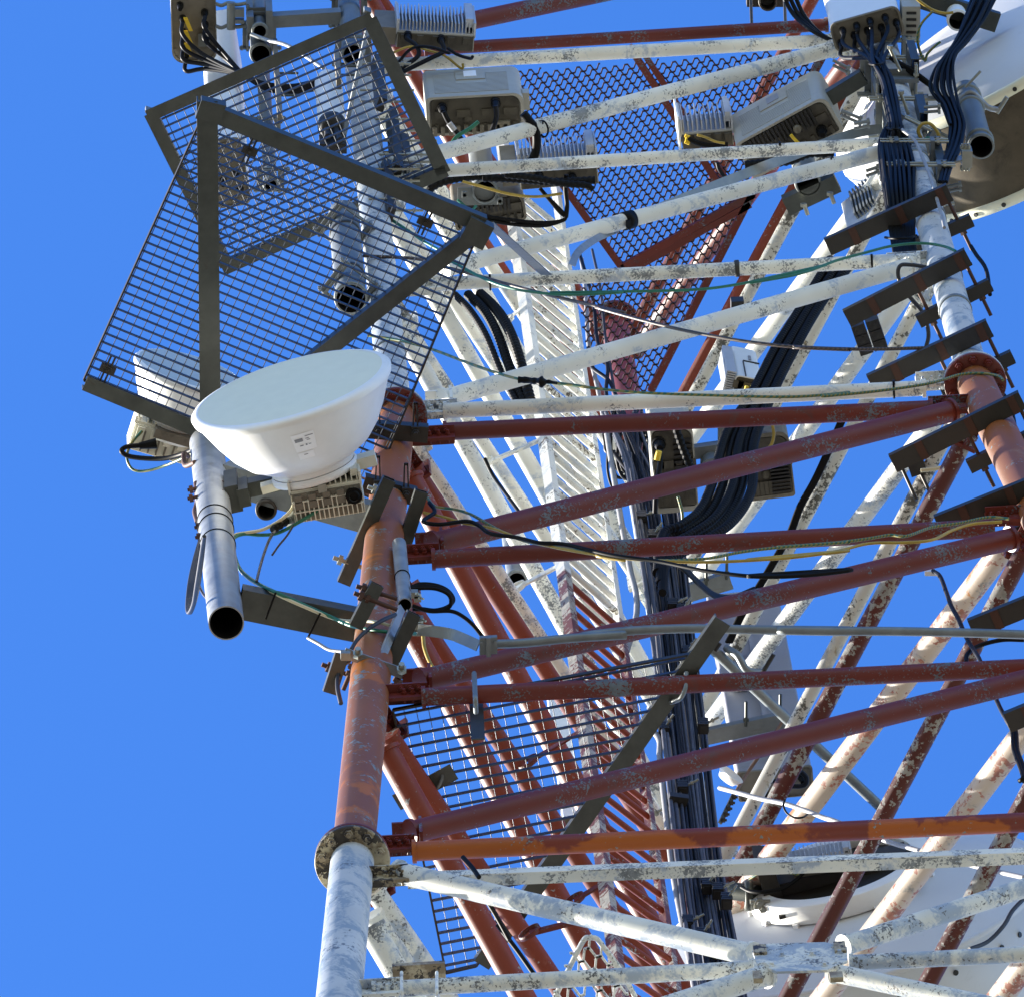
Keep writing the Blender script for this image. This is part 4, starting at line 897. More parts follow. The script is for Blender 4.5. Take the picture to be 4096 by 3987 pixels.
pC, A3, X3, Y3 = panel('pale blue panel antenna at the top right, eight cables plugged into its base', zq(425, 195), zq(960, 45), zq(505, 420), 7.0, 3.0, 'panel_white', rf=0.25,
                       conns=((0.16, 0.30), (0.37, 0.27), (0.57, 0.24), (0.79, 0.26), (0.09, 0.68), (0.30, 0.55), (0.50, 0.53), (0.70, 0.55), (0.92, 0.52)))
pD, A4, X4, Y4 = panel('large panel antenna, grey from painted shade, low on the right, behind the crossing tubes', (2948, 3090), (3246, 3062), (2966, 3205), 0.45, 3.3, 'panel_shade_grey', rf=0.10, conns=((0.86, 0.35), (0.35, 0.8)))
m = MB(); m.box(A4+X4*0.5-Y4.normalized()*0.02+UP*1.6, X4.normalized()*0.012, Y4.normalized()*0.02, UP*1.5); m.build('rear_rib', 'panel_shade_grey', pD)
cable('antenna_cable', [W(q, 0.35) for q in ((3205, 3085), (3225, 3110), (3215, 3140), (3150, 3140), (3060, 3110))], 0.014, 'cable_blue_black', 'blue-black cable bent under the base of the shaded panel antenna', 'cable')
for (a, b, zz, wd, lb) in ((zk(820, 800), zk(1180, 690), 2.9, 0.10, 'upper grey channel beam holding the shaded panel antenna on the right'), ((2780, 2960), (3150, 2880), 0.75, 0.085, 'lower grey channel beam with upright studs holding the shaded panel antenna')):
    p, q = W(a, zz), W(b, zz); u, v = basis(q-p, UP); root = thing('mount_beam', (p+q)/2, lb, 'bracket'); m = MB()
    m.extr([(0, -wd/2), (0.06, -wd/2), (0.06, -wd/2+0.006), (0.006, -wd/2+0.006), (0.006, wd/2-0.006), (0.06, wd/2-0.006), (0.06, wd/2), (0, wd/2)], p, q, u, v); m.build('channel', 'galvanised', root)
    for f in (0.55, 0.92):
        c = p+(q-p)*f; m = MB(); m.tube(c-RY*0.02, c-RY*0.17-UP*0.02, 0.009, n=8); m.bolt(c-RY*0.05, -RY, 0.018, 0.016, 0); m.build('stud', 'shaded_galvanised', root)
root = thing('stay_tube', W((2847, 2594), 0.25), 'slim galvanised stay tube sloping down right past the shaded panel antenna', 'bracket')
MB().tube(W((2835, 2580), 0.3), W((3560, 3262), 0.1), 0.030, n=20).build('tube', 'galvanised', root)
m = MB(); p = W((2960, 2640), 0.2); m.path([W((2905, 2590), 0.3), W((2950, 2620), 0.2), W((2990, 2680), 0.15), W((3060, 2690), 0.2)], 0.022, 8, 5); m.build('clamp_jaw', 'galvanised', root)
m = MB()
for (x0, y0, x1, y1) in ((3095, 2615, 3050, 2690), (2880, 2570, 2860, 2600)): m.tube(W((x0, y0), 0.1), W((x1, y1), 0.1), 0.013, n=8)
m.build('stud', 'dark_steel', root)
# ------------------------------------------------------------------ mounting pipes, upper left
def mount_pipe(label, p, z, h, r, mat='galvanised', clamps=(), dirn=None, group=None):
    a = W(p, z); root = thing('mounting_pipe', a, label, 'pipe', group)
    MB().pipe(a, a+UP*h, r, 0.006, 32).build('tube', mat, root)
    m = MB(); m.lathe(a+UP*0.03, UP, [(r, -0.02), (r+0.008, -0.018), (r+0.008, 0.018), (r, 0.02)], 32); m.build('collar', mat, root)
    for c in clamps: ubolt_clamp(root, a+UP*c, r, dirn or RX, plate=r+0.035, mat='galvanised')
    return root, a
mount_pipe('slim open-ended pipe at the top left, beside the corner panel antenna', zr(837, 242), 6.95, 2.5, 0.043, clamps=(0.25,), dirn=RY)
mount_pipe('wide open-ended pipe just below the slim one at the top left', zr(843, 416), 7.0, 2.5, 0.060, clamps=(0.45,))
mount_pipe('narrow mounting pipe hanging behind both gratings, its open end near their crossing', zr(920, 1412), 5.1, 2.6, 0.040, clamps=(0.12, 1.25), dirn=RX)
rp, ap = mount_pipe('thick open-ended pipe beside the white left leg, seen through the large grating', (1404, 1196), 2.05, 1.75, 0.088, clamps=(0.22, 1.45), dirn=(RX*0.8+RY*0.6))
for z_ in (0.42, 1.3): m = MB(); m.lathe(ap+UP*z_, UP, [(0.088, -0.02), (0.094, -0.018), (0.094, 0.018), (0.088, 0.02)], 32); m.build('band', 'dark_steel', rp)
mount_pipe('open-ended pipe at the top of the white left leg, behind the smaller grating', zr(1550, 420), 6.35, 2.6, 0.066, clamps=(0.10, 1.0), dirn=RX)
mount_pipe('open pipe end under the second white horizontal, beside the looped black cables', (1940, 768), 5.65, 0.9, 0.070, clamps=(), group=None)
mount_pipe('open pipe end under the sloping white tube near the right leg', (3232, 735), 5.7, 0.9, 0.072)
rp3, ap3 = mount_pipe('short thick pipe with strap clamps right of the right leg, before the brown dish', (3925, 588), 5.2, 1.25, 0.072)
for z_ in (0.12, 0.85, 1.12): m = MB(); m.lathe(ap3+UP*z_, UP, [(0.072, -0.016), (0.085, -0.012), (0.085, 0.012), (0.072, 0.016)], 32); m.build('band', 'galvanised', rp3)
m = MB(); m.path([ap3+UP*0.9-RX*0.10, ap3+UP*0.9-RY*0.09, ap3+UP*0.9+RX*0.10, ap3+UP*0.9+RX*0.17+RY*0.02], 0.018, 8, 5); m.build('strap', 'galvanised_bright', rp3)
m = MB(); m.tube(ap3+UP*0.9-RX*0.03-RY*0.12, ap3+UP*0.9+RX*0.06-RY*0.22, 0.009, n=8); m.tube(ap3+UP*0.9+RX*0.16+RY*0.04, ap3+UP*0.9+RX*0.22-RY*0.06, 0.014, n=8); m.build('stud', 'bolt_zinc', rp3)
mount_pipe('open pipe end at the top right corner, above the brown dish', (3832, 84), 7.2, 2.0, 0.060, mat='panel_white')
mount_pipe('short dark pipe stub cut by the top edge right of centre', (3072, 12), 8.6, 1.0, 0.050, mat='dark_steel')
root = thing('support_bracket', W(zr(930, 150), 7.15), 'square galvanised arm joining the top left pipes to the leg', 'bracket')
m = MB(); rtube(m, W(zr(925, 155), 7.15), W(zr(1455, 122), 7.15), 0.075, 0.11, 0.006, UP); m.build('tube', 'galvanised', root)
m = MB(); m.box(W(zr(760, 120), 7.25), RX*0.02, RY*0.05, UP*0.22); m.box(W(zr(905, 130), 7.2), RX*0.02, RY*0.09, UP*0.20); m.build('end_plate', 'galvanised', root)
for y0 in (30, 200):
    m = MB(); m.path([W(zr(500, y0), 7.1), W(zr(545, y0+14), 7.1), W(zr(600, y0-6), 7.1), W(zr(660, y0+8), 7.1), W(zr(735, y0-4), 7.1)], 0.012, 8, 4); m.build('tilt_bracket', 'galvanised', root)
m = MB(); m.tube(W(zr(617, 20), 7.08), W(zr(617, 225), 7.08), 0.026, n=14)
for y0 in (80, 110, 160): m.box(W(zr(680, y0), 7.1), RX*0.03, RY*0.012, UP*0.03)
m.build('hinge', 'galvanised', root)
for (x0, y0, x1, y1, lb) in ((965, 240, 990, 900, 'upright brown-grey channel behind the narrow pipe and gratings'), (1405, 380, 1440, 640, 'upright grey channel left of the pipe at the leg top')):
    root = thing('mount_channel', W(zr(x0, y0), 6.2), lb, 'bracket'); m = MB(); b = W(zr(x1, y1), 5.5); m.bar(b, b+UP*((y1-y0)*0.525/205), 0.07, 0.03, RX); m.build('channel', 'panel_base', root)
    for k in (0.3, 0.6):
        m = MB(); c = b+UP*((y1-y0)*0.525/205)*k; m.tube(c-RX*0.02, c+RX*0.13, 0.008, n=8); m.build('stud', 'shaded_galvanised', root)
for k, (x0, y0, x1, y1, z_) in enumerate(((1480, 215, 1525, 420, 5.3), (1520, 420, 1590, 690, 4.9), (1480, 640, 1560, 860, 3.9), (1575, 540, 1625, 700, 5.0))):
    root = thing('mount_channel', W((x1, y1), z_), 'dark upright channel clamped to the white left leg behind the smaller grating', 'bracket', 'channels clamped to the left leg')
    b = W((x1, y1), z_); m = MB(); u = RX*0.9+RY*0.3
    m.bar(b, b+UP*((y1-y0)/205), 0.085, 0.05, u); m.build('channel', 'dark_steel', root)
    for q in (0.2, 0.8):
        c = b+UP*((y1-y0)/205*q); m = MB()
        for s in (-1, 1): m.tube(c+RY*s*0.035-RX*0.12, c+RY*s*0.035+RX*0.2, 0.008, n=8); m.bolt(c+RY*s*0.035+RX*0.14, RX, 0.015, 0.014, 0)
        m.build('stud', 'bolt_zinc', root)
c = W(zr(1388, 975), 5.3)
root = thing('small_antenna', c, 'white rounded canister antenna with a dark base behind the smaller grating', 'antenna')
m = MB(); m.lathe(c, UP, [(0.0, 0.05), (0.078, 0.05), (0.082, 0.06), (0.082, 1.0), (0.07, 1.07), (0.04, 1.1), (0.0, 1.1)], 40); m.build('radome', 'panel_white', root)
m = MB(); m.lathe(c, UP, [(0.0, -0.04), (0.06, -0.04), (0.086, 0.0), (0.086, 0.06), (0.0, 0.06)], 32); m.tube(c-UP*0.04+RX*0.02, c-UP*0.28+RX*0.04, 0.02, n=10); m.tube(c-UP*0.04-RX*0.03, c-UP*0.2-RX*0.03, 0.02, n=10); m.build('base', 'unit_dark', root)
m = MB(); m.box(c-UP*0.15+RY*0.06, RX*0.08, RY*0.03, UP*0.10); m.build('bracket', 'dark_steel', root)
m = MB(); a, b = W(zr(770, 262), 6.9), W(zr(1320, 520), 6.0); tag(MB().path([a, W(zr(900, 310), 6.8), W(zr(1060, 355), 6.5), b], 0.012, 6, 6).build('flat_strap', 'galvanised_bright'), 'thin pale strap running from the top left pipes down behind the smaller grating', 'strap')
# ------------------------------------------------------------------ radio units
t, A, X, Y = finned_radio('finned silver radio unit at the top, left of the red horizontal', (1588, 128), (1898, 146), (1592, 190), 7.0, 0.42, 22, 'unit_beige', conn=0, fdepth=0.075)
for f, g_ in ((0.14, 0.15), (0.57, 0.25)): connector(t, A+X*f+Y*g_)
MB().box(A-X*0.14+Y*0.3+UP*0.2, X*0.13, Y*0.55, UP*0.2).build('side_box', 'panel_base', t)
for k, pp in enumerate((((1625, 155), (1665, 185), (1672, 225), (1610, 270), (1560, 300)), ((1765, 165), (1775, 205), (1720, 235), (1640, 275), (1575, 310)), ((1790, 195), (1830, 220), (1880, 235), (1890, 228)), ((1560, 300), (1640, 200), (1720, 190), (1800, 215)))):
    cable('jumper_cable', [W(q, 6.85-0.05*j) for j, q in enumerate(pp)], 0.014 if k < 2 else 0.010, 'cable_blue_black', 'dark cable drooping from the finned silver radio at the top', 'cable', 'cables of the top finned radio')
cable('earth_wire', [W(q, 6.8) for q in ((1565, 215), (1640, 188), (1720, 205), (1780, 225), (1845, 275), (1852, 255))], 0.008, 'yellow_wire', 'yellow and green wire hanging under the finned silver radio at the top', 'wire')
t, A, X, Y = slab_radio('large beige radio unit with a slotted grille under the top white tubes', zb(492, 640), zb(1130, 605), zb(548, 890), 6.25, 0.62)
for q, r_ in ((zb(600, 700), 0.03), (zb(948, 665), 0.03)): connector(t, W(q, 6.25), r_)
m = MB()
for k in range(10): m.box(A+X*(0.08+0.08*k)+Y*0.86-UP*0.02, X.normalized()*0.012, Y*0.11, UP*0.02)
m.box(A+X*0.78+Y*0.80-UP*0.02, X*0.07, Y*0.13, UP*0.02); m.build('ribs', 'panel_base', t)
MB().box(A+X*1.03+Y*0.35+UP*0.15, X*0.035, Y*0.22, UP*0.05).build('side_handle', 'unit_beige', t)
cable('jumper_cable', [W(zb(*q), 6.1) for q in ((610, 730), (640, 790), (690, 860), (740, 930))], 0.016, 'black_rubber', 'black cable with a white sleeve below the beige grille radio, left plug', 'cable')
m = MB(); m.tube(W(zb(645, 805), 6.08), W(zb(680, 850), 6.08), 0.019, n=12); tag(m.build('cable_sleeve', 'white_cable'), 'white marker sleeve on the cable under the beige grille radio', 'cable sleeve')
cable('jumper_cable', [W(zb(*q), 6.1) for q in ((948, 690), (955, 760), (930, 840), (905, 890))], 0.015, 'cable_blue_black', 'dark cable dropping from the right plug of the beige grille radio', 'cable')
cable('green_lead', [W(zb(*q), 5.9) for q in ((838, 795), (780, 840), (700, 890), (660, 940))], 0.012, 'green_wire', 'short sea-green lead under the beige grille radio', 'wire')
cable('drop_cable', [W(zb(*q), 5.75) for q in ((1130, 740), (1170, 790), (1210, 850), (1215, 960), (1185, 1050), (1100, 1110))], 0.026, 'black_rubber', 'thick black cable dropping behind the sloping white tube', 'cable')
t, A, X, Y = finned_radio('finned silver radio unit behind the second white horizontal', zb(1100, 1090), zb(1610, 1045), zb(1110, 1240), 5.75, 0.38, 20, 'unit_beige', conn=2, fdepth=0.07)
MB().box(A-X*0.12+Y*0.3+UP*0.2, X*0.10, Y*0.5, UP*0.2).build('side_box', 'panel_base', t)
t, A, X, Y = slab_radio('dark-bottomed radio unit carried on the open pipe under the second horizontal', (1805, 820), (2090, 770), (1835, 925), 5.95, 0.45, louver=False, mat='panel_base', fins=12)
m = MB(); p = W((1915, 785), 5.7); m.box(p, (RX-RY*0.02)*0.125, RY*0.055, UP*0.006)
for x, y in ((1858, 780), (2000, 805)): m.box(W((x, y), 5.66), RX*0.015, RY*0.02, UP*0.01); m.bolt(W((x, y), 5.66), -UP, 0.012, 0.01, 0)
m.build('saddle_plate', 'galvanised', t)
for k, pp in enumerate((((1690, 800), (1730, 750), (1800, 722), (1900, 708), (1990, 712)), ((1930, 712), (2050, 716), (2200, 728), (2300, 726), (2380, 722)), ((2020, 700), (2130, 712), (2250, 735), (2340, 742), (2370, 760)))):
    tag(MB().corrug([W(q, 5.55-0.06*k) for q in pp], (0.026, 0.028, 0.024)[k]).build('corrugated_conduit', 'black_rubber'), ('black conduit curving up from the smaller grating to the second white horizontal', 'upper black conduit tied under the second white horizontal', 'lower black conduit tied under the second white horizontal')[k], 'conduit')
for k in range(2):
    cable('looped_cable', [W(q, 5.5) for q in ((1830, 825+k*12), (1930, 862+k*14), (2050, 882+k*16), (2170, 892+k*12), (2245, 885), (2262, 868), (2240, 840+k*10), (2190, 790), (2160, 755))], 0.012, 'black_rubber', 'black cable looping out below the open pipe end and back up', 'cable', 'looped cables under the second horizontal')
cable('looped_cable', [W(q, 5.5) for q in ((2264, 870), (2268, 820), (2262, 760), (2265, 700))], 0.014, 'black_rubber', 'black cable rising straight from the loop to the finned radio', 'cable')
cable('earth_wire', [W(q, 5.45) for q in ((1850, 727), (1920, 745), (2030, 775), (2140, 788), (2250, 775))], 0.009, 'yellow_wire', 'yellow and green wire crossing before the open pipe end', 'wire')
m = MB(); m.path([W((1905, 825), 5.5), W((1880, 840), 5.45), W((1830, 800), 5.45)], 0.008, 6, 5); tag(m.build('earth_wire', 'green_wire'), 'short green wire under the saddle plate of the open pipe', 'wire')
t, A, X, Y = finned_radio('small finned radio with a white end plate, left of the tilted beige unit', zc(860, 880), zc(1190, 850), zc(870, 975), 6.55, 0.40, 11, 'unit_beige', conn=0, fdepth=0.085)
MB().box(A-X*0.05+Y*0.1+UP*0.2, X.normalized()*0.006, Y.normalized()*0.13, UP*0.22).build('end_plate', 'panel_white', t)
for k, (x, y) in enumerate(((880, 885), (885, 905), (880, 925))): MB().tube(W(zc(x, y), 6.5), W(zc(x+30, y+12), 6.5), 0.011, n=10).build('cable_marker', 'sleeve_yellow', t)
cable('jumper_cable', [W(zc(*q), 6.5) for q in ((900, 900), (950, 930), (1040, 950), (1160, 945))], 0.016, 'black_rubber', 'black cable between the small finned radio and the tilted beige unit', 'cable')
cable('earth_wire', [W(zc(*q), 6.45) for q in ((960, 880), (1010, 895), (1080, 925), (1140, 935))], 0.008, 'yellow_wire', 'yellow wire under the small finned radio', 'wire')
t, A, X, Y = slab_radio('tilted beige radio unit with grille and dark slotted base, left of the right leg', (2937, 580), (3298, 382), (2990, 735), 6.25, 0.64, fins=18)
connector(t, W(zc(1770, 850), 6.25), 0.034)
m = MB(); c = W(zc(1612, 842), 6.23); m.lathe(c, UP, [(0.0, -0.03), (0.022, -0.03), (0.026, 0.0)], 18); m.build('test_port', 'panel_base', t)
cable('earth_wire', [W(zc(*q), 6.15) for q in ((1570, 880), (1590, 905), (1625, 940))], 0.010, 'sleeve_yellow', 'bright yellow-green lead under the tilted beige radio', 'wire')
cable('jumper_cable', [W(zc(*q), 5.7) for q in ((1090, 1060), (1105, 1110), (1150, 1165), (1200, 1190))], 0.012, 'cable_blue_black', 'dark cable bowing below the lower white horizontal, left of the tilted radio', 'cable')
tag(MB().corrug([W(zc(*q), 5.6) for q in ((1270, 1080), (1400, 1065), (1560, 1050), (1700, 1000), (1850, 1010))], 0.030).build('corrugated_conduit', 'black_rubber'), 'black conduit lying under the tilted beige radio', 'conduit')
root = thing('support_bracket', W((3340, 380), 6.3), 'dark square arm holding the tilted beige radio to the right leg', 'bracket')
m = MB(); rtube(m, W((3310, 395), 6.5), W((3455, 305), 6.5), 0.09, 0.08, 0.006, UP); m.build('tube', 'shaded_galvanised', root)
root = thing('saddle_block', W((3235, 760), 5.6), 'grey steel saddle around the open pipe end near the right leg', 'bracket')
m = MB(); d = (RX*0.87-RY*0.42).normalized(); m.box(W((3245, 775), 5.75), d*0.17, d.cross(UP)*0.055, UP*0.05); m.build('block', 'shaded_galvanised', root)
for x, y in ((3215, 815), (3320, 770)): m = MB(); m.tube(W((x, y), 5.6), W((x+16, y+45), 5.6), 0.013, n=8); m.bolt(W((x, y), 5.6), RY, 0.022, 0.02, 0); m.build('stud', 'bolt_zinc', root)
t, A, X, Y = slab_radio('small light grey box with a vented side behind the right leg cables', (3388, 930), (3530, 820), (3440, 955), 5.0, 0.62, louver=False, mat='aluminium')
m = MB()
for k in range(7): m.box(A+X*(0.35+0.09*k)-Y.normalized()*0.012+UP*0.33, X.normalized()*0.005, Y.normalized()*0.03, UP*0.25)
m.build('heat_sink', 'galvanised', t)
t, A, X, Y = slab_radio('beige radio unit in the middle, its dark slotted base showing under the red tubes', (2598, 1705), (2768, 1690), (2640, 2055), 2.3, 0.60, louver=False, fins=0)
MB().box(A+X*0.58-Y.normalized()*0.006+UP*0.48, X*0.10, Y.normalized()*0.008, UP*0.06).build('latch_plate', 'panel_white', t)
m = MB()
for k in range(9): m.box(A+X*0.72+Y*(0.18+0.06*k)-UP*0.012, X*0.20, Y*0.012, UP*0.014)
m.build('vent_slots', 'unit_dark', t)
connector(t, W((2635, 1770), 2.3), 0.038)
cable('jumper_cable', [W(q, 2.15) for q in ((2640, 1800), (2640, 1860), (2625, 1950), (2620, 2050))], 0.015, 'cable_blue_black', 'dark cable with a yellow sleeve under the middle beige radio', 'cable')
tag(MB().tube(W((2636, 1805), 2.1), W((2628, 1840), 2.1), 0.018, n=12).build('cable_sleeve', 'sleeve_yellow'), 'yellow sleeve on the cable under the middle beige radio', 'cable sleeve')
tag(MB().corrug([W(q, 2.0) for q in ((2705, 1715), (2730, 1790), (2760, 1860), (2790, 1930))], 0.024).build('corrugated_conduit', 'black_rubber'), 'single black conduit slanting before the middle beige radio', 'conduit')
cable('green_lead', [W(q, 1.9) for q in ((2712, 1985), (2722, 2020), (2730, 2060), (2733, 2160))], 0.009, 'earth_wire', 'green and white lead hanging below the middle beige radio', 'wire')
t, A, X, Y = slab_radio('upright white box with fins on its left, above the middle red tubes', (2945, 1500), (3055, 1522), (2938, 1578), 3.4, 0.60, louver=False, mat='panel_white')
m = MB()
for k in range(14): m.box(A-X*0.16+Y*(0.05+0.03*k)+UP*(0.04+0.04*k), X*0.16, Y.normalized()*0.005, UP*0.02)
for k in range(9): m.box(A-X*0.18-Y*0.1+Y*(0.12*k)+UP*0.26, X*0.17, Y.normalized()*0.004, UP*0.26)
m.build('heat_sink', 'aluminium', t)
MB().box(A+X*0.62-Y.normalized()*0.003+UP*0.40, X*0.05, Y.normalized()*0.004, UP*0.04).build('label', 'print_grey', t)
m = MB(); m.box(A+X*0.35-Y.normalized()*0.003+UP*0.16, X.normalized()*0.003, Y.normalized()*0.004, UP*0.15); m.box(A+X*0.65-Y.normalized()*0.003+UP*0.32, X*0.30, Y.normalized()*0.004, UP*0.004); m.build('panel_seam', 'unit_dark', t)
for k in range(3): MB().tube(W((2988+k*20, 1545), 3.3), W((2982+k*20, 1566), 3.3), 0.012, n=10).build('cable_marker', 'sleeve_yellow', t)
t, A, X, Y = slab_radio('dark radio unit with ribbed base hanging behind the white tube on the right', (2968, 1745), (3152, 1722), (2985, 2008), 2.7, 0.5, louver=False, mat='panel_base')
m = MB()
for k in range(12): m.box(A+X*0.72+Y*(0.28+0.055*k)-UP*0.014, X*0.20, Y*0.012, UP*0.016)
m.build('vent_slots', 'unit_dark', t)
cable('jumper_cable', [W(q, 2.5) for q in ((3090, 1700), (3095, 1740), (3085, 1780), (3065, 1800))], 0.010, 'yellow_wire', 'yellow cable curving beside the dark ribbed radio on the right', 'cable')
root = thing('pipe_bracket', W((2830, 1810), 2.4), 'grey bracket arm and pipe stub between the two middle radios', 'bracket')
m = MB(); m.tube(W((2850, 1880), 2.3), W((2850, 1830), 2.5), 0.07, n=24); m.build('stub', 'galvanised', root)
m = MB(); d = (RX-RY*0.15).normalized(); m.box(W((2830, 1800), 2.45), d*0.09, RY*0.035, UP*0.04); m.box(W((2890, 1740), 2.5), RX*0.025, RY*0.09, UP*0.05); m.build('arm', 'galvanised', root)
root = thing('radio_unit', W((3450, 40), 7.4), 'beige vented radio just right of the top right panel antenna', 'radio unit')
m = MB(); c = W(zq(1060, 140), 7.3); m.box(c, RX*0.055, RY*0.10, UP*0.12); m.build('casing', 'unit_beige', root)
m = MB()
for k in range(4): m.box(c-UP*0.122+RY*(0.04*k-0.06), RX*0.03, RY*0.008, UP*0.004)
m.build('vent_slots', 'unit_dark', root)
# ------------------------------------------------------------------ cable run down the right leg
mid = [zq(800, 470), zq(870, 620), zq(910, 800), zq(945, 990)]
for k, (fx, fy) in enumerate(((0.16, 0.30), (0.37, 0.27), (0.57, 0.24), (0.79, 0.26), (0.09, 0.68), (0.30, 0.55), (0.50, 0.53), (0.70, 0.55), (0.92, 0.52))):
    c = A3+X3*fx+Y3*fy-UP*0.10; pts = [c, c-UP*0.10+RY*0.04]; o = (k-4)
    for j, q in enumerate(mid): pts.append(W((q[0]+o*(5.5 if j else 7)+3*math.sin(k*2.3+j), q[1]), 6.2-0.42*j-0.06*(k % 3)))
    pts += [W((zq(960, 1180)[0]+o*14, zq(960, 1180)[1]), 4.75-0.04*(k % 3)), W((zq(975, 1420)[0]+o*14+4*math.sin(k), zq(975, 1420)[1]), 4.1-0.05*(k % 2)), W((zq(985, 1640)[0]+o*12, 840), 3.55), W((3610+o*9, 960), 3.05), W((3625+o*9, 1060), 2.6)]
    cable('feeder_cable', pts, 0.0125, ('cable_blue_black', 'black_rubber')[k % 2], 'blue-black feeder from the top right antenna, strapped down the white right leg', 'cable', 'feeders strapped down the right leg')
for k in range(20):
    o = (k-9.5)*0.64; pts = [W((zq(915, 1010)[0]+o*4, zq(915, 1010)[1]), 4.95), W((zq(930, 1120)[0]+o*9, zq(930, 1120)[1]), 4.7)]
    pts += [W((zq(955, 1300)[0]+o*10.5+4*math.sin(k*1.7), zq(955, 1300)[1]), 4.3-0.10*(k % 3)), W((zq(970, 1480)[0]+o*9.5, zq(970, 1480)[1]), 3.85-0.10*(k % 3)), W((zq(985, 1660)[0]+o*8.5, 850), 3.45), W((3612+o*7, 965), 2.98), W((3628+o*7, 1060), 2.55)]
    cable('feeder_cable', pts, (0.0115, 0.013, 0.0095)[k % 3], 'black_rubber', 'black feeder in the fat lower bundle strapped to the white right leg', 'cable', 'fat lower bundle on the right leg')
for (x, y, wd, z_) in ((3508, 250, 60, 6.0), (3580, 508, 62, 4.9), (3590, 760, 125, 3.9), (3603, 945, 125, 3.05)):
    m = MB(); p = W((x, y), z_-0.12); m.path([W((x-wd/2, y+6), z_), W((x-wd/4, y+10), z_-0.2), W((x+wd/4, y+8), z_-0.2), W((x+wd/2, y-2), z_)], 0.008, 6, 5)
    tag(m.build('cable_tie', 'black_rubber'), 'black tie drawn round the cables on the right leg', 'cable tie', 'ties round the right leg cables')
for k in range(11):
    o = k-5; pts = [W((q[0]+o*s+5*math.sin(k*2.1+jj), q[1]), z_+(0.05, -0.05, 0.0)[k % 3]) for jj, (q, s, z_) in enumerate(((zq(1640, -20), 9, 6.8), (zq(1560, 160), 8, 6.5), (zq(1460, 330), 5, 6.2), (zq(1385, 430), 4, 6.0), (zq(1330, 560), 7, 5.8), (zq(1320, 700), 9, 5.6), (zq(1375, 830), 6, 5.4), (zq(1425, 980), 6, 5.1), (zq(1400, 1150), 6, 4.7), (zq(1350, 1290), 5, 4.3), (zq(1310, 1430), 4, 3.9)))]
    if k < 2: pts = pts[:8]
    cable('feeder_cable', pts, (0.0115, 0.0095, 0.013)[k % 3], ('black_rubber', 'cable_blue_black')[k % 2], 'dark feeder in the bundle swinging down past the brown dish', 'cable', 'bundle before the brown dish')
for k in range(3):
    cable('feeder_cable', [W(q, z_) for q, z_ in (((3125+k*24, -30), 7.6), ((3175+k*20, 60), 7.5), ((3250+k*14, 125+k*4), 7.3), ((3335+k*4, 168+k*2), 7.2))], 0.0135, 'black_rubber', 'black cable swooping in from the top edge to the top right antenna', 'cable', 'cables swooping from the top edge')
    cable('feeder_cable', [W(q, z_) for q, z_ in (((3560+k*6, 232+k*5), 6.3), ((3640, 275+k*7), 6.2), ((3720, 335+k*5), 6.1), ((3745, 365), 6.0))], 0.012, 'black_rubber', 'black cable bridging from the right leg to the bundle before the brown dish', 'cable', 'bridging cables at the right leg')
# mount hardware stacked on the white right leg
lb = lambda y: zleg('B', y)
for k, (y, dirn) in enumerate(((235, RX), (305, RX), (385, RY), (470, RX), (560, RX+RY*0.5), (640, RX), (735, RX))):
    z_ = lb(y); c = L('B', z_); root = thing('leg_clamp', c, 'bolted galvanised clamp on the white right leg behind the cables', 'bracket', 'clamps stacked on the right leg')
    d = V((dirn.x, dirn.y, 0)).normalized(); q = V((-d.y, d.x, 0))
    for s in (-1, 1): m = MB(); m.box(c+d*s*0.105, d*0.012, q*0.13, UP*0.05); m.box(c+d*s*0.125+UP*0.045, d*0.03, q*0.13, UP*0.006); m.build('clamp_plate', 'galvanised', root)
    m = MB()
    for s in (-1, 1):
        for hz in (-0.025, 0.025): m.tube(c+q*s*0.115-d*0.2+UP*hz, c+q*s*0.115+d*0.2+UP*hz, 0.010, n=8); m.bolt(c+q*s*0.115+d*0.13+UP*hz, d, 0.018, 0.016, 0); m.bolt(c+q*s*0.115-d*0.13+UP*hz, -d, 0.018, 0.016, 0)
    m.build('stud', 'bolt_zinc', root)
for (x0, y0, x1, y1, z_, wd, mt, lbl) in ((3535, 420, 3580, 575, 4.9, 0.10, 'shaded_galvanised', 'upright dark channel under the cables on the right leg'), (3475, 175, 3520, 360, 6.2, 0.07, 'galvanised', 'upright bright bracket below the top right antenna'), (3655, 395, 3695, 480, 5.2, 0.085, 'shaded_galvanised', 'short dark channel right of the leg, above the yellow wire'), (3720, 580, 3770, 690, 4.3, 0.085, 'shaded_galvanised', 'short dark channel right of the leg, below the yellow wire'), (3650, 180, 3660, 270, 6.2, 0.10, 'shaded_galvanised', 'dark block beside the brown dish near the top right')):
    b = W((x1, y1), z_); root = thing('mount_channel', b, lbl, 'bracket'); m = MB(); rtube(m, b, b+UP*((y1-y0)/205), wd, 0.05, 0.006, RX); m.build('channel', mt, root)
for (a, b, z_, lb_) in ((zq(905, 385), zq(985, 560), 5.9, 'upper'), (zq(990, 740), zq(1048, 900), 5.3, 'lower')):
    m = MB(); m.tube(W(a, z_), W(b, z_), 0.011, n=10); m.bolt(W(a, z_), -RY, 0.02, 0.02, 0); tag(m.build('threaded_rod', 'bolt_zinc'), lb_+' of two bright threaded rods right of the cables on the right leg', 'threaded rod')
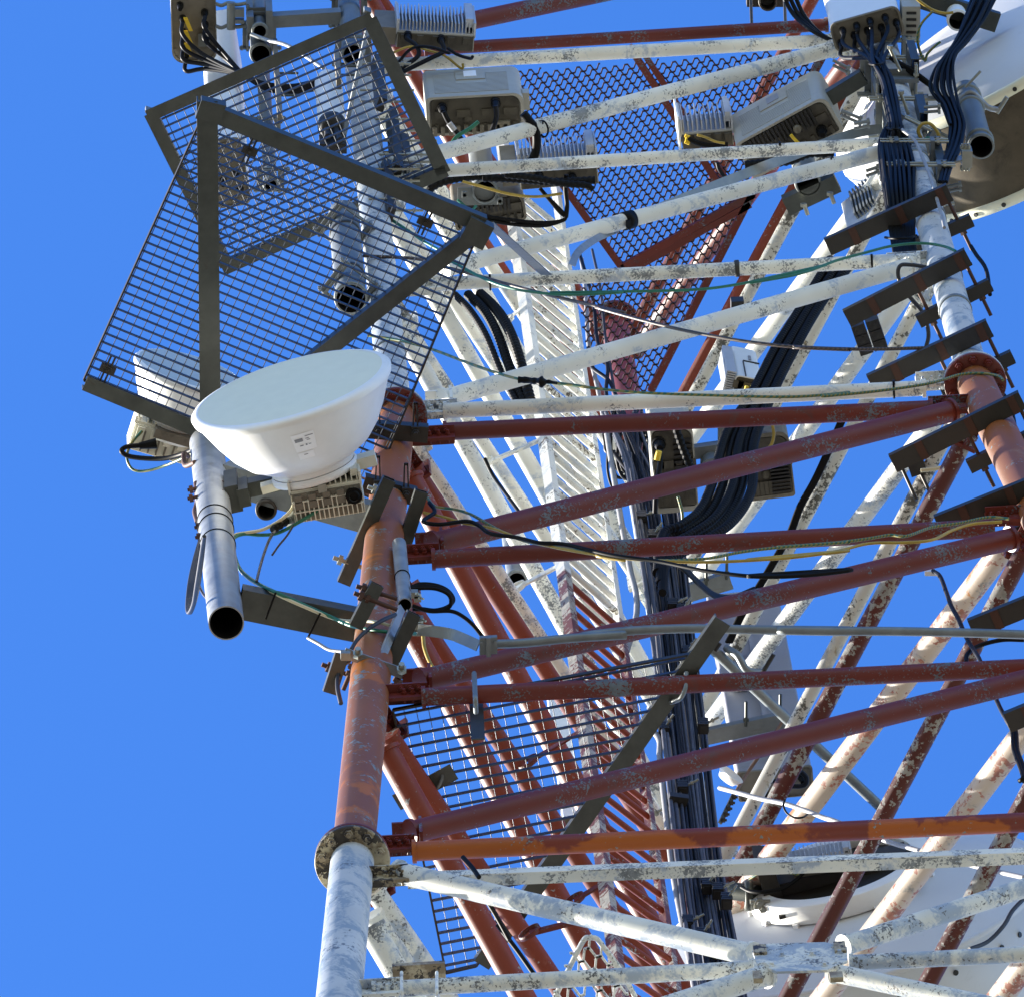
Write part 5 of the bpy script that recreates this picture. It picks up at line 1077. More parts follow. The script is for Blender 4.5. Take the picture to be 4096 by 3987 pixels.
for k, (a, b) in enumerate(((zq(455, 475), zq(585, 540)), (zq(520, 870), zq(680, 935)), (zq(620, 975), zq(745, 950)), (zq(1170, 845), zq(1300, 835)), (zq(1270, 1205), zq(1395, 1190)), (zq(715, 1345), zq(820, 1310)), (zq(1350, 1470), zq(1465, 1445)))):
    p, q = W(a, 5.4-0.15*k), W(b, 5.4-0.15*k); root = thing('threaded_stud', p, 'pair of threaded studs sticking out beside the right leg', 'threaded rod', 'studs beside the right leg')
    for s in (0, 1): m = MB(); o = RY*(0.03*s); m.tube(p+o, q+o, 0.010, n=8); m.bolt(q+o*1.0, (p-q), 0.019, 0.016, 0); m.build('stud', 'galvanised', root)
root = thing('earth_bar', W(zq(1270, 1290), 4.3), 'pale blue-grey flat arm reaching from the right leg to the strapped pipe', 'bracket')
m = MB(); m.bar(W(zq(1265, 1295), 4.4), W(zq(1490, 1240), 4.4), 0.012, 0.10, UP); m.build('arm', 'galvanised_bright', root)
m = MB(); m.box(W(zq(1505, 1235), 4.4), RX*0.03, RY*0.05, UP*0.06)
for s in range(3): m.bolt(W(zq(1470+25*s, 1170), 4.4), -RY, 0.014, 0.02, 0.01); m.bolt(W(zq(1470+25*s, 1305), 4.4), RY, 0.014, 0.02, 0.01)
m.build('clamp', 'bolt_zinc', root)
cable('earth_wire', [W(zq(*q), 4.9) for q in ((1148, 1090), (1125, 1030), (1160, 975), (1225, 980), (1280, 1050), (1290, 1140), (1285, 1185))], 0.011, 'yellow_wire', 'yellow and green wire arching beside the right leg clamps', 'wire')
cable('earth_wire', [W(zq(*q), 4.85) for q in ((1165, 1100), (1210, 1085), (1255, 1120), (1270, 1170))], 0.009, 'green_wire', 'short green wire inside the yellow arch at the right leg', 'wire')
cable('earth_wire', [W(zq(*q), 6.6) for q in ((1240, 90), (1150, 190), (1120, 300), (1140, 410), (1180, 480), (1195, 430), (1250, 370), (1300, 330))], 0.008, 'earth_wire', 'green wire looping before the brown dish near the top', 'wire')
cable('earth_wire', [W(zq(*q), 6.7) for q in ((1110, -10), (1160, 30), (1240, 80), (1330, 105), (1400, 100))], 0.009, 'yellow_wire', 'yellow wire trailing along the top edge above the brown dish', 'wire')
cable('down_lead', [W(zq(*q), z_) for q, z_ in (((1000, 1020), 4.6), ((1100, 1110), 4.4), ((1160, 1240), 4.1), ((1215, 1380), 3.7), ((1270, 1560), 3.2), ((1310, 1700), 2.9), ((1330, 1790), 2.6))], 0.010, 'grey_cable', 'pale grey lead running down the white right leg', 'cable')
root = thing('top_beam', W((3720, 10), 7.6), 'dark beam crossing the top right corner above the brown dish', 'bracket')
MB().bar(W((3640, -20), 7.4), W((3990, 90), 7.4), 0.12, 0.06).build('beam', 'shaded_galvanised', root)
for k, (x, y) in enumerate(((3003, 15), (3138, 15), (4068, -10))):
    root = thing('hanging_rod', W((x, y), 8.2), 'threaded rod hanging from the top edge', 'threaded rod', 'rods hanging from the top edge'); MB().tube(W((x, y-20), 8.2), W((x+4, y+92), 8.0), 0.010, n=10).build('rod', 'dark_steel', root)
root = thing('stub_block', W((3068, -5), 8.7), 'dark clamp block on the pipe stub at the top edge', 'bracket'); MB().box(W((3070, -10), 8.75), RX*0.13, RY*0.05, UP*0.05).build('block', 'dark_steel', root)
# ------------------------------------------------------------------ feeder brackets: dark channels standing off the right leg
BR = [((3311, 992), (3800, 772), 'topmost'), ((3388, 1278), (3874, 1030), 'second down, carrying black clamp blocks'), ((3482, 1538), (3960, 1315), 'third down, just above the flange'), ((3572, 1858), (4090, 1602), 'with two long rods under its left end'),
      ((3750, 2102), (4240, 1905), 'behind the wires at the right edge'), ((3885, 2518), (4350, 2330), 'crossed by the long grey conduit'), ((4030, 2892), (4400, 2740), 'lowest, cut by the right edge')]
for k, (a, b, wh) in enumerate(BR):
    yc = a[1]+(b[1]-a[1])*0.72; z_ = zleg('B', yc)-0.42
    p, q = W(a, z_), W(b, z_); u, v = basis(q-p, UP)
    root = thing('feeder_bracket', (p+q)/2, 'dark rusty channel bracket on the right leg, '+wh, 'bracket', 'channel brackets on the right leg')
    m = MB(); m.extr([(0, -0.052), (0.045, -0.052), (0.045, -0.046), (0.006, -0.046), (0.006, 0.046), (0.045, 0.046), (0.045, 0.052), (0, 0.052)], p, q, u, v)
    m.cur = 1
    for f in (0.22, 0.60, 0.93): m.box(p+(q-p)*f-u*0.003, (q-p).normalized()*0.022, v*0.053, u*0.005)
    m.build('channel', ['dark_steel', 'rusty_bolt'], root)
    for f in (0.56, 0.96):
        c = p+(q-p)*f+UP*0.02; d = (RX*0.40+RY*0.82-UP*0.12).normalized(); e = c+d*0.36
        m = MB(); m.tube(c, e, 0.011, n=10); m.bolt(c+d*0.24, d, 0.022, 0.02, 0); m.build('rod', 'rusty_bolt', root)
        m = MB(); cc = c+d*0.20; dn = (q-p).normalized(); rtube(m, cc-dn*0.075, cc+dn*0.075, 0.075, 0.05, 0.006, UP); m.build('back_plate', 'dark_steel', root)
p0 = W(zh(750, 690), 2.05); d = (W(zh(900, 640), 2.05)-p0).normalized(); q = d.cross(UP); q = q if q.dot(RY) > 0 else -q
root = thing('cable_block', p0, 'stack of six black cable clamp blocks under the second channel bracket', 'cable clamp')
for i in range(2):
    for j in range(3):
        m = MB(); c = p0+d*(i*0.085)+q*(j*0.062+0.02); m.box(c, d*0.038, q*0.028, UP*0.05); m.lathe(c-UP*0.05, UP, [(0.0, -0.004), (0.02, -0.004), (0.024, 0.004)], 12); m.build('block', 'unit_dark', root)
root = thing('cable_block', W(zh(1160, 1660), 0.2), 'black block with a buff wire under the channel bracket below the flange', 'cable clamp')
m = MB(); m.box(W(zh(1160, 1665), 0.0), d*0.045, q*0.045, UP*0.04); m.build('block', 'unit_dark', root)
for (x0, y0, x1, y1) in ((1062, 1690, 1160, 1904), (1180, 1700, 1262, 1870)): m = MB(); m.tube(W(zh(x0, y0), 0.0), W(zh(x1, y1), -0.1), 0.010, n=8); m.build('rod', 'dark_steel', root)
cable('buff_wire', [W(zh(*q_), -0.1) for q_ in ((1490, 1480), (1460, 1550), (1420, 1630), (1330, 1680), (1190, 1700))], 0.012, 'cream_wire', 'buff wire curving from the red joint to the black block', 'wire')
cable('loop_cable', [W(zh(*q_), 2.0) for q_ in ((1225, 292), (1120, 278), (1050, 282), (1032, 340), (1060, 430), (1130, 520), (1190, 590), (1230, 680), (1243, 770), (1225, 850))], 0.012, 'dark_grey_cable', 'stiff dark cable looping before the second channel bracket', 'cable')
m = MB(); m.path([W((1738+2145, 985), 2.6), W((3905, 1020), 2.5), W((3945, 1080), 2.3), W((3960, 1180), 2.0)], 0.012, 8, 5); tag(m.build('loop_cable', 'black_rubber'), 'black cable hugging the right side of the white right leg', 'cable')
m = MB(); m.path([W(q_, z_) for q_, z_ in (((3800, 1500), 0.6), ((3990, 1560), 0.3), ((4045, 1640), 0.0), ((4065, 1740), -0.4))], 0.011, 8, 5); tag(m.build('loop_cable', 'black_rubber'), 'black cable falling past the right flange', 'cable')
# ------------------------------------------------------------------ stays and straps
tag(MB().bar(W((1950, 888), -0.8), W((2185, 1100), 1.6), 0.062, 0.006, RY).build('stay_bar', 'shaded_galvanised'), 'dark flat stay running from the large grating corner to the white tubes', 'strap')
def ribbon(pts, w_, th, mat, name):
    P = smooth_path(pts, 8); m = MB()
    for a, b in zip(P, P[1:]):
        d = (b-a).normalized(); v = FW.cross(d).normalized(); v = (v+FW*0.35).normalized(); n_ = d.cross(v); m.box((a+b)/2, (b-a)*0.505, v*w_/2, n_*th/2)
    return m.build(name, mat)
tag(ribbon([F((3530, 515), -0.10), F((3400, 540), -0.10), F((3100, 650), -0.10), F((2783, 775), -0.10), F((2600, 850), -0.10)], 0.062, 0.005, 'galvanised', 'flat_strap'), 'long flat galvanised bar rising beside the sloping white tube to the right leg', 'strap')
tag(ribbon([F((2470, 918), -0.06), F((2400, 948), -0.03), F((2340, 985), 0.0), F((2305, 1020), 0.02), F((2288, 1062), 0.02)], 0.045, 0.004, 'galvanised_bright', 'flat_strap'), 'short pale strap curling down below the black tube band', 'strap')
a, b = F((1780, 1078)), F((3520, 611)); d = (b-a).normalized(); c = F((2512, 882)); m = MB(); m.lathe(c, d, [(0.045, -0.035), (0.055, -0.033), (0.055, 0.033), (0.045, 0.035)], 28); m.box(c+NUP.normalized()*0.0-UP*0.05, d*0.02, NUP.normalized()*0.02, UP*0.03)
tag(m.build('tube_band', 'black_rubber'), 'wide black band clamped round the middle sloping white tube', 'clamp')
for (x, y, r_, A_, B_, lbl) in ((2172, 515, 0.047, (1560, 664), (3335, 196), 'thin black tie round the top sloping white tube'), (3325, 660, 0.047, (1780, 1078), (3520, 611), 'thin black tie round the sloping white tube near the right leg'), (3120, 598, 0.040, (1700, 688), (3540, 575), 'black tie round the second white horizontal below the tilted radio'),
                          (1960, 1130, 0.043, (1742, 1138), (3678, 1039), 'black tie at the left of the third white horizontal'), (3487, 1050, 0.043, (1742, 1138), (3678, 1039), 'black tie at the right end of the third white horizontal'), (3575, 1558, 0.047, (1776, 1644), (3701, 1553), 'black tie at the right end of the lowest upper white tube')):
    d = (F(B_)-F(A_)).normalized(); c = F((x, y)); m = MB(); m.lathe(c, d, [(r_, -0.006), (r_+0.005, -0.005), (r_+0.005, 0.005), (r_, 0.006)], 24); m.box(c-UP*(r_+0.012)*0.5+NUP.normalized()*r_, d*0.006, NUP.normalized()*0.01, UP*0.012); tag(m.build('cable_tie', 'black_rubber'), lbl, 'cable tie')
root = thing('hanging_clamp', F((2945, 1060)), 'perforated clip on the third white horizontal with black clamp blocks hanging from it', 'cable clamp')
d = EAB; m = MB(); c = F((2948, 1075)); m.lathe(c, d, [(0.043, -0.014), (0.049, -0.012), (0.049, 0.012), (0.043, 0.014)], 24); m.box(c+UP*0.07, d*0.012, NUP.normalized()*0.015, UP*0.04); m.build('clip', 'dark_steel', root)
for y in (1162, 1210): m = MB(); m.box(F((2946, y), 0.0)+V((0, 0.08, 0)), d*0.036, RY*0.028, UP*0.05); m.build('block', 'unit_dark', root)
# ------------------------------------------------------------------ wires strung across the front
def front(pts, off=0.09): return [F(q_, off) for q_ in pts]
cable('earth_wire', front([zf(280, 560), zf(480, 590), zf(700, 650), zf(980, 755), zf(1270, 845)], 0.12)+front([zf(1500, 870), zf(1700, 892), zg(0, 862), zg(500, 925), zg(1100, 950), zg(1600, 958), zg(1956, 930), zh(500, 1188), zh(900, 1150), zh(1250, 1098), zh(1450, 1040), zh(1600, 1028), zh(1720, 1045), zh(1760, 1075)], 0.12), 0.0085, 'earth_wire', 'long green and yellow earth wire sagging from the left leg to the right flange', 'wire')
root = thing('wire_splice', F(zf(1390, 850), 0.13), 'black taped splice on the long green wire, over the white tubes', 'cable joint')
m = MB(); pp = front([zf(1262, 848), zf(1320, 850), zf(1380, 858), zf(1420, 862), zf(1455, 860), zf(1510, 870)], 0.13); m.path(pp, 0.02, 12, 6, rf=lambda k: (1.0, 0.95, 0.85, 0.9, 1.0, 0.95, 0.9, 0.85, 0.8, 0.85, 1.0, 1.0, 0.9, 0.95, 1.1, 1.35, 1.6, 1.7, 1.5, 1.2, 1.0, 0.8, 0.6, 0.5, 0.6, 0.6, 0.5, 0.45, 0.4, 0.4, 0.4)[min(k, 30)]); m.build('sleeve', 'black_rubber', root)
cable('wire_rope', front([zf(250, 40), zf(600, 60), zf(780, 112), zf(1000, 170), zf(1200, 228), zf(1560, 320), zf(1956, 412), zg(300, 375), zg(700, 485), zg(1100, 570), zg(1500, 625), zg(1956, 652), zh(300, 848), zh(800, 862), zh(1310, 850)], 0.10), 0.0105, 'wire_rope', 'rusty brown wire rope slung from the left leg to the right leg', 'wire rope')
cable('green_wire', front([zf(700, 10), zf(850, 90), zf(1000, 170), zf(1150, 235), zf(1350, 275), zf(1600, 293), zf(1956, 275), zg(0, 280), zg(500, 272), zg(900, 262), zg(1150, 238), zg(1500, 170), zg(1800, 100), zh(0, 400), zh(350, 340), zh(600, 250), zh(800, 195), zh(1000, 145), zh(1200, 128), zh(1350, 150), zh(1430, 182)], 0.13), 0.0085, 'green_wire', 'plain green wire crossing from the large grating to the right leg', 'wire')
cable('green_wire', front([zb(150, 1340), zb(250, 1420), zb(400, 1520), zb(520, 1600), zb(700, 1690)], 0.0), 0.009, 'green_wire', 'green wire dropping behind the corner of the large grating', 'wire')
for k, (pp, mt, r_, lbl) in enumerate((
    ([zj(668, 150), zj(720, 205), zj(850, 225), zj(960, 260), zj(1100, 340), zj(1250, 410), zj(1400, 450), zj(1650, 490), zj(1956, 545), zk(200, 492), zk(450, 535), zk(700, 555), zk(1000, 545), zk(1250, 500), zk(1500, 470), zk(1956, 435), zl(200, 510), zl(600, 480), zl(850, 450), zl(1000, 425), zl(1120, 432), zl(1300, 370), zl(1500, 340), zl(1700, 300), zl(1850, 310)], 'earth_wire', 0.0085, 'green and yellow wire lying along the upper red horizontal, the higher of the pair'),
    ([zj(645, 245), zj(780, 275), zj(900, 310), zj(1100, 350), zj(1280, 415), zj(1500, 470), zj(1750, 515), zj(1956, 555), zk(300, 525), zk(600, 550), zk(900, 565), zk(1150, 562), zk(1500, 540), zk(1956, 490), zl(0, 598), zl(250, 590), zl(600, 545), zl(850, 485), zl(1100, 478), zl(1300, 460), zl(1450, 390), zl(1600, 345), zl(1800, 330)], 'yellow_wire', 0.0085, 'yellow wire sagging along the upper red horizontal, the lower of the pair'),
    ([zj(680, 180), zj(715, 240), zj(640, 300), zj(750, 320), zj(920, 300), zj(1000, 325), zj(1080, 380), zj(1250, 405), zj(1400, 440), zk(100, 450), zk(400, 520), zk(700, 560), zk(1000, 620), zk(1350, 660), zk(1700, 650), zk(1956, 615), zl(0, 715), zl(300, 712), zl(600, 680)], 'black_rubber', 0.0115, 'black cable sagging below the upper red horizontal'))):
    cable('strung_wire', front(pp, 0.11+0.02*k), r_, mt, lbl, 'wire')
root = thing('conduit', F(zk(600, 1010), 0.15), 'long grey conduit running from a strap at the left leg across to the right edge', 'conduit')
m = MB(); m.path(front([zj(1100, 1100), zj(1300, 1092), zj(1600, 1062), zj(1956, 1040), zk(200, 1052), zk(500, 1015), zk(900, 998), zk(1300, 1005), zk(1956, 1012), zl(200, 1100), zl(600, 1108), zl(1000, 1108), zl(1500, 1118), zl(1956, 1132), (4250, 2545)], 0.16), 0.0235, 16, 6); m.build('tube', 'galvanised', root)
m = MB(); c = F(zj(1065, 1105), 0.2); m.box(c, EAB*0.045, RY*0.045, UP*0.02); m.box(c-UP*0.03, EAB*0.012, RY*0.05, UP*0.015)
for s in (-1, 1): m.bolt(c+EAB*0.035*s-UP*0.02-RY*0.02, -UP, 0.01, 0.01, 0)
m.build('clamp_plate', 'galvanised', root)
ribbon_o = ribbon(front([zj(605, 1005), zj(700, 1015), zj(820, 1035), zj(900, 1065), zj(1000, 1110)], 0.2), 0.062, 0.005, 'galvanised', 'strap'); tag(ribbon_o, 'twisted flat strap between the left leg bracket and the grey conduit', 'strap')
# ------------------------------------------------------------------ small gear at the orange left leg
root = thing('vent_pipe', W(zi(1662, 1010), -3.95), 'short slim galvanised pipe hanging open-ended before the orange leg', 'pipe')
a = W(zi(1662, 1008), -3.95); MB().pipe(a, a+UP*1.06, 0.0375, 0.005, 28).build('tube', 'galvanised_bright', root)
m = MB(); m.lathe(a+UP*0.48, UP, [(0.0375, -0.006), (0.042, -0.005), (0.042, 0.005), (0.0375, 0.006)], 24); m.build('band', 'black_rubber', root)
root = thing('t_bracket', W(zi(1490, 1400), -4.3), 'pale flat T-shaped bracket bolted in front of the orange leg', 'bracket')
m = MB(); m.bar(W(zi(1265, 1318), -4.92), W(zi(1680, 1465), -4.92), 0.055, 0.012); m.bar(W(zi(1490, 1405), -4.90), W(zi(1640, 1030), -4.2), 0.045, 0.016); m.build('bar', 'galvanised_bright', root)
for x, y in ((1355, 1340), (1640, 1440)): m = MB(); m.bolt(W(zi(x, y), -4.94), -RY*0.8-UP*0.4, 0.028, 0.024, 0.03); m.build('bolt', 'bolt_zinc', root)
m = MB(); m.box(W(zi(1275, 1335), -4.95), RX*0.025, RY*0.02, UP*0.03); m.build('lug', 'bolt_zinc', root)
for j in range(3):
    cable('coiled_cable', [W(zj(x, y+6*j), -3.7-0.02*j) for x, y in ((560, 730), (620, 708+8*j), (720, 715+6*j), (800, 750+5*j), (838-8*j, 810), (800, 855), (720, 878-5*j), (640, 870-4*j), (570, 862))], 0.0105, 'black_rubber', 'black cable coiled in a loop right of the slim hanging pipe', 'cable', 'coil beside the slim pipe')
cable('coiled_cable', [W(zj(x, y), -3.75) for x, y in ((570, 850), (680, 885), (820, 885), (900, 920), (970, 980), (1030, 1055))], 0.011, 'black_rubber', 'black cable leading from the coil down to the grey conduit clamp', 'cable')
root = thing('terminal_clamp', W(zi(1745, 1120), -3.9), 'silver terminal clamps where wires meet at the left leg', 'clamp'); m = MB()
for x, y in ((1725, 935), (1745, 960), (1735, 1110), (1760, 1105), (1745, 1150), (1735, 1180)): m.box(W(zi(x, y), -3.9), RX*0.018, RY*0.016, UP*0.03); m.bolt(W(zi(x+10, y), -3.93), RX*0.7-UP*0.7, 0.011, 0.012, 0.02)
m.build('terminal', 'bolt_zinc', root)
cable('earth_wire', [W(zi(x, y), z_) for x, y, z_ in ((1212, 165, -2.2), (1190, 280, -2.35), (1100, 385, -2.45), (960, 475, -2.5), (830, 540, -2.5), (720, 552, -2.5), (620, 545, -2.5), (555, 565, -2.55), (540, 610, -2.7), (560, 710, -3.0), (600, 790, -3.4), (700, 865, -3.85), (820, 925, -4.12), (1000, 1005, -4.14), (1180, 1085, -4.14), (1320, 1145, -4.3), (1520, 1180, -4.5), (1730, 1195, -4.3))], 0.010, 'green_wire', 'green wire from the front radio down the pole and along the lower arm', 'wire')
cable('radio_lead', [W(zi(x, y), z_) for x, y, z_ in ((945, 320, -2.4), (920, 390, -2.45), (850, 455, -2.5), (740, 515, -2.5), (640, 535, -2.5), (560, 550, -2.5), (525, 585, -2.6), (535, 640, -2.8), (560, 730, -3.1), (620, 815, -3.5), (720, 885, -3.9), (850, 950, -4.13), (1020, 1025, -4.15), (1230, 1105, -4.15), (1450, 1115, -4.4), (1560, 1140, -4.4), (1700, 1190, -4.3))], 0.009, 'cream_wire', 'cream lead from the front radio down the pole and along the lower arm', 'wire')
cable('stray_wire', [W(zi(x, y), z_) for x, y, z_ in ((1310, 1300, -4.75), (1350, 1235, -4.65), (1430, 1160, -4.55), (1520, 1105, -4.45), (1600, 1070, -4.35))], 0.011, 'dark_grey_cable', 'grey cable arching over the lower part of the orange leg', 'cable')
cable('stray_wire', [W(zi(x, y), z_) for x, y, z_ in ((1030, 1222, -4.2), (1100, 1260, -4.3), (1170, 1300, -4.4), (1250, 1310, -4.5), (1300, 1310, -4.55))], 0.009, 'grey_cable', 'pale grey wire from the lower arm to the T bracket', 'wire')
cable('stray_wire', [W(zi(x, y), z_) for x, y, z_ in ((1300, 1370, -4.6), (1250, 1410, -4.7), (1225, 1480, -4.8), (1225, 1560, -4.9), (1245, 1650, -5.0))], 0.012, 'dark_grey_cable', 'dark cable dropping left of the orange leg below the T bracket', 'cable')
cable('stray_wire', [W(zj(x, y), z_) for x, y, z_ in ((640, 1050, -3.9), (650, 1130, -4.0), (690, 1230, -4.2), (750, 1300, -4.4))], 0.010, 'yellow_wire', 'yellow wire hanging down before the faded red tubes', 'wire')
for j in range(5):
    o = j*9
    cable('hanging_cable', [W(zi(x, y), -2.75-0.25*i) for i, (x, y) in enumerate(((345, 540), (322+o*0.6, 590), (285+o, 720), (255+o*0.9, 860), (240+o*0.8, 1010), (250+o*0.4, 1060), (280+o*0.3, 1000), (300+o*0.5, 880), (328+o*0.4, 700), (350+o*0.2, 560)))], 0.0085, 'dark_grey_cable', 'grey cable in the slack bunch hanging left of the outrigger pole', 'cable', 'slack bunch on the outrigger pole')
cable('hanging_cable', [W(zi(x, y), z_) for x, y, z_ in ((315, 865, -3.3), (330, 905, -3.5), (350, 940, -3.6), (372, 965, -3.7))], 0.008, 'dark_grey_cable', 'short dark tail curling from the bunch to the outrigger pole', 'cable')
cable('drop_wire', [W(zi(x, y), z_) for x, y, z_ in ((800, 545, -2.6), (770, 600, -2.8), (735, 700, -3.2), (710, 790, -3.6), (695, 855, -3.95))], 0.008, 'dark_grey_cable', 'thin dark wire dropping from the radio plug to the lower arm', 'wire')
cable('tie_tail', [W(zi(x, y), z_) for x, y, z_ in ((935, 490, -2.6), (890, 560, -2.7), (840, 620, -2.8), (797, 682, -2.9))], 0.006, 'dark_steel', 'stiff dark tie tail pointing down below the front radio', 'cable tie')
axp = (pt-pb).normalized()
for z_, tl in ((-2.62, 0.10), (-2.78, 0), (-3.08, 0.1)):
    c = onpole(z_); m = MB(); tx = (axp+RX*tl).normalized(); m.lathe(c, tx, [(0.092, -0.004), (0.097, -0.003), (0.097, 0.003), (0.092, 0.004)], 36); tag(m.build('pole_tie', 'black_rubber'), 'thin black tie drawn round the outrigger pole', 'cable tie', 'ties round the outrigger pole')
for x0, y0, x1, y1 in ((820, 925, 755, 1100), (1110, 1060, 1030, 1220)):
    tag(MB().bar(W(zi(x0, y0), -4.16), W(zi(x1, y1), -4.16), 0.010, 0.006).build('arm_tie', 'black_rubber'), 'black tie strapped across the lower pole arm', 'cable tie', 'ties across the lower arm')
# ------------------------------------------------------------------ cables on the rear faces and stray leads
for j in range(4):
    o = j*10
    cable('rear_cable', [W(zk(x+o, y), z_) for x, y, z_ in ((1900, -380, 2.35), (1730, 0, 2.3), (1620, 200, 2.3), (1550, 380, 2.3), (1470, 520, 2.3), (1370, 690, 2.3), (1240, 900, 2.3), (1150, 1090, 2.3))], 0.0105, 'black_rubber', 'black cable tied along the spotted white tube on the right face', 'cable', 'cables along the spotted tube')
for j in range(3):
    cable('rear_cable', [W(zk(x, y+j*11), z_) for x, y, z_ in ((830, 560, 1.0), (900, 620, 1.1), (980, 700, 1.3), (1080, 775, 1.6), (1200, 785, 1.9), (1330, 735, 2.2))], 0.0105, 'black_rubber', 'black cable swinging from the vertical run to the spotted white tube', 'cable', 'cables swinging to the spotted tube')
cable('stray_lead', [W(zl(x, y), z_) for x, y, z_ in ((1310, 680, -2.4), (1360, 720, -2.6), (1400, 820, -2.9), (1440, 930, -3.3), (1490, 1020, -3.6), (1540, 1140, -4.0), (1590, 1230, -4.3), (1650, 1330, -4.7), (1780, 1640, -5.6), (1860, 1778, -6.0))], 0.0125, 'cable_blue_black', 'loose blue-black cable wandering down the right side', 'cable')
root = thing('wire_clip', W(zl(1290, 690), -2.4), 'white clip at the upper end of the loose blue-black cable', 'clamp'); MB().box(W(zl(1290, 692), -2.4), RX*0.03, RY*0.012, UP*0.02).build('clip', 'panel_white', root)
cable('stray_lead', [W(zl(x, y), z_) for x, y, z_ in ((1956, 1170, -4.2), (1800, 1170, -4.2), (1640, 1210, -4.2), (1555, 1270, -4.3), (1545, 1330, -4.4))], 0.012, 'black_rubber', 'black cable curving in from the right edge below the grey conduit', 'cable')
for j in range(2):
    cable('stray_lead', [W(zo(x+22*j, y), z_) for x, y, z_ in ((1840, -20, -5.2), (1880, 60, -5.3), (1890, 180, -5.5), (1930, 290, -5.8), (1950, 360, -6.0), (1925, 385, -6.0))], 0.0125, 'black_rubber', 'black cable hanging at the lower right edge', 'cable', 'cables at the lower right edge')
cable('hanging_lead', [W(q_, z_) for q_, z_ in ((zn(1270, 428), -0.9), (zn(1400, 462), -1.2), (zn(1540, 500), -1.4), (zn(1690, 530), -1.6), (zn(1830, 575), -1.8), (zn(1956, 625), -2.0), (zo(740, 650), -2.2), (zo(1060, 775), -2.6), (zo(1250, 830), -2.9), (zo(1460, 890), -3.3), (zo(1700, 955), -3.6), (zo(1956, 1012), -4.0))], 0.0135, 'white_cable', 'white cord drooping from the vertical run to the lower right', 'cable')
cable('thin_tie', [W(zn(x, y), z_) for x, y, z_ in ((1695, 505, -1.75), (1685, 545, -1.8), (1710, 595, -1.85), (1760, 622, -1.9), (1810, 620, -1.9), (1840, 600, -1.8))], 0.006, 'black_rubber', 'thin black tie round the pale tube, holding the white cord', 'cable tie')
cable('blue_cord', [W(zo(x, y), z_) for x, y, z_ in ((1956, 1150, -5.6), (1880, 1230, -5.7), (1820, 1330, -5.8), (1720, 1430, -5.9), (1600, 1480, -6.0))], 0.0115, 'dark_grey_cable', 'blue-grey twisted cord before the huge white dish at the lower right', 'cable')
cable('wire_rope', [W(q_, z_) for q_, z_ in (((3125, 2890), 0.0), ((3080, 2960), -0.1), ((2990, 3090), -0.2), ((2930, 3190), -0.4), ((2890, 3280), -0.6))], 0.010, 'rusty_wire', 'short rusty wire rope slanting behind the lower right tubes', 'wire rope')
root = thing('turnbuckle', W((2905, 3230), -0.6), 'dark bolted turnbuckle at the foot of the short rusty rope', 'clamp'); m = MB(); a, b = W((2935, 3175), -0.5), W((2880, 3290), -0.7); m.bar(a, b, 0.022, 0.012); d = (b-a).normalized()
for s in range(5): m.bolt(a+(b-a)*(0.1+0.2*s), RX, 0.014, 0.02, 0.01)
m.build('plate', 'dark_steel', root)
m = MB(); m.lathe(W((2900, 3125), -0.3), (RX*0.6-RY*0.8), [(0.0, 0.0), (0.05, 0.01), (0.075, 0.05), (0.08, 0.06)], 24); tag(m.build('insulator', 'dish_white'), 'small sunlit white cap beside the vertical cable run', 'cap')
cable('black_cable_left', [W(q_, z_) for q_, z_ in ((zf(1040, 1360), 1.6), (zf(1100, 1480), 1.5), (zf(1180, 1590), 1.3), (zj(1280, 260), 1.0))], 0.011, 'black_rubber', 'black cable running down the white tubes left of the ladder', 'cable')['category'] = 'cable'
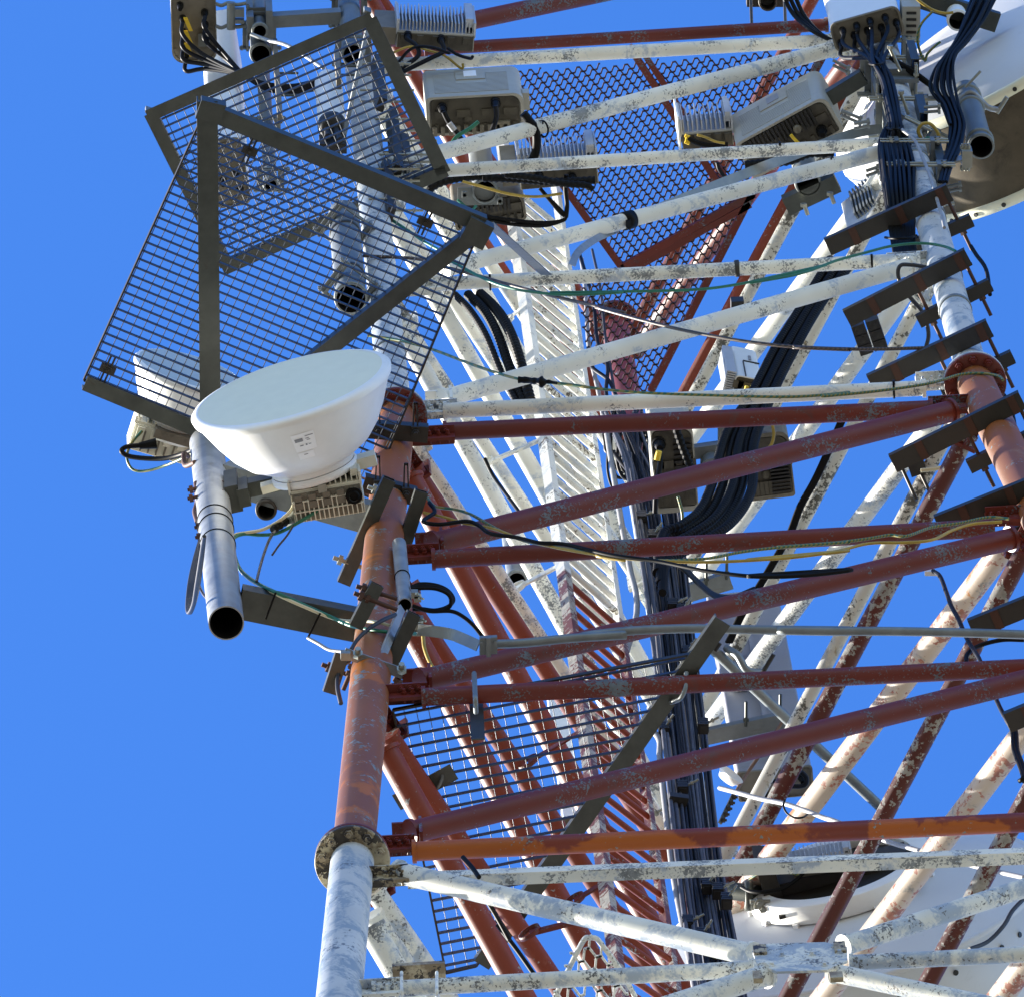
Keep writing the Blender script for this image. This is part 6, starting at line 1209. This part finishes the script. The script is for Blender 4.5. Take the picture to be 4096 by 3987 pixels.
bpy.data.objects['black_cable_left'].name = 'tube_cable'
for (x0, y0, x1, y1) in ((1225, 880, 1330, 1010), (1330, 1080, 1530, 1420), (1450, 1320, 1700, 1660)):
    cable('brace_cable', [W(zm(x0, y0), -8.6), W(zm((x0+x1)/2+6, (y0+y1)/2), -8.7), W(zm(x1, y1), -8.8)], 0.012, 'black_rubber', 'black cable tied under a faded red tube at the lower left', 'cable', 'cables under the lower left tubes')
# pipe seen behind the ladder with its open end
mount_pipe('small grey pipe end hanging behind the ladder bracing in the middle', zj(1250, 690), 2.6, 1.0, 0.055, mat='galvanised')
mount_pipe('small pipe end tucked behind the outrigger pole, below the front radio', zi(758, 395), -1.9, 0.6, 0.050, mat='dark_steel')
# white panel behind the mesh of the inner landing
pE = panel('narrow pale panel antenna far behind the inner grating landing', (2250, 3270), (2330, 3265), (2255, 3300), 6.0 - 6.2, 3.2, 'panel_white', rf=0.3)
# white step guard at the bottom
pg = [zn(195, 1793), zn(280, 1620), zn(380, 1425), zn(420, 1405), zn(465, 1410), zn(500, 1450), zn(620, 1610), zn(720, 1793)]
root = thing('mesh_guard', W(zn(420, 1600), -9.6), 'white hoop guard filled with mesh at the bottom, before the ladder', 'guard')
MB().path([W(q_, -9.6) for q_ in pg], 0.013, 10, 5).build('hoop', 'white_paint', root)
expanded(root, [[W(q_, -9.6) for q_ in pg]], RX-RY*0.3, 0.085, 0.055, 0.010, 'white_paint')
# clamp plate and u-bolts on the bottom horizontal
root = thing('u_bolt_clamp', F(zm(940, 1640)), 'weathered plate with two u-bolts on the bottom white horizontal', 'clamp')
MB().box(F(zm(940, 1640), 0.0)+V((0, 0.0, 0.02)), EAB*0.125, NLO.normalized()*0.045, UP*0.02).build('plate', 'flange_cream', root)
for x in (825, 1055): m = MB(); m.path([F(zm(x, 1630), 0.03), F(zm(x, 1700), 0.07), F(zm(x, 1760), 0.07), F(zm(x+2, 1800), 0.02)], 0.008, 8, 4); m.build('u_bolt', 'white_paint', root)
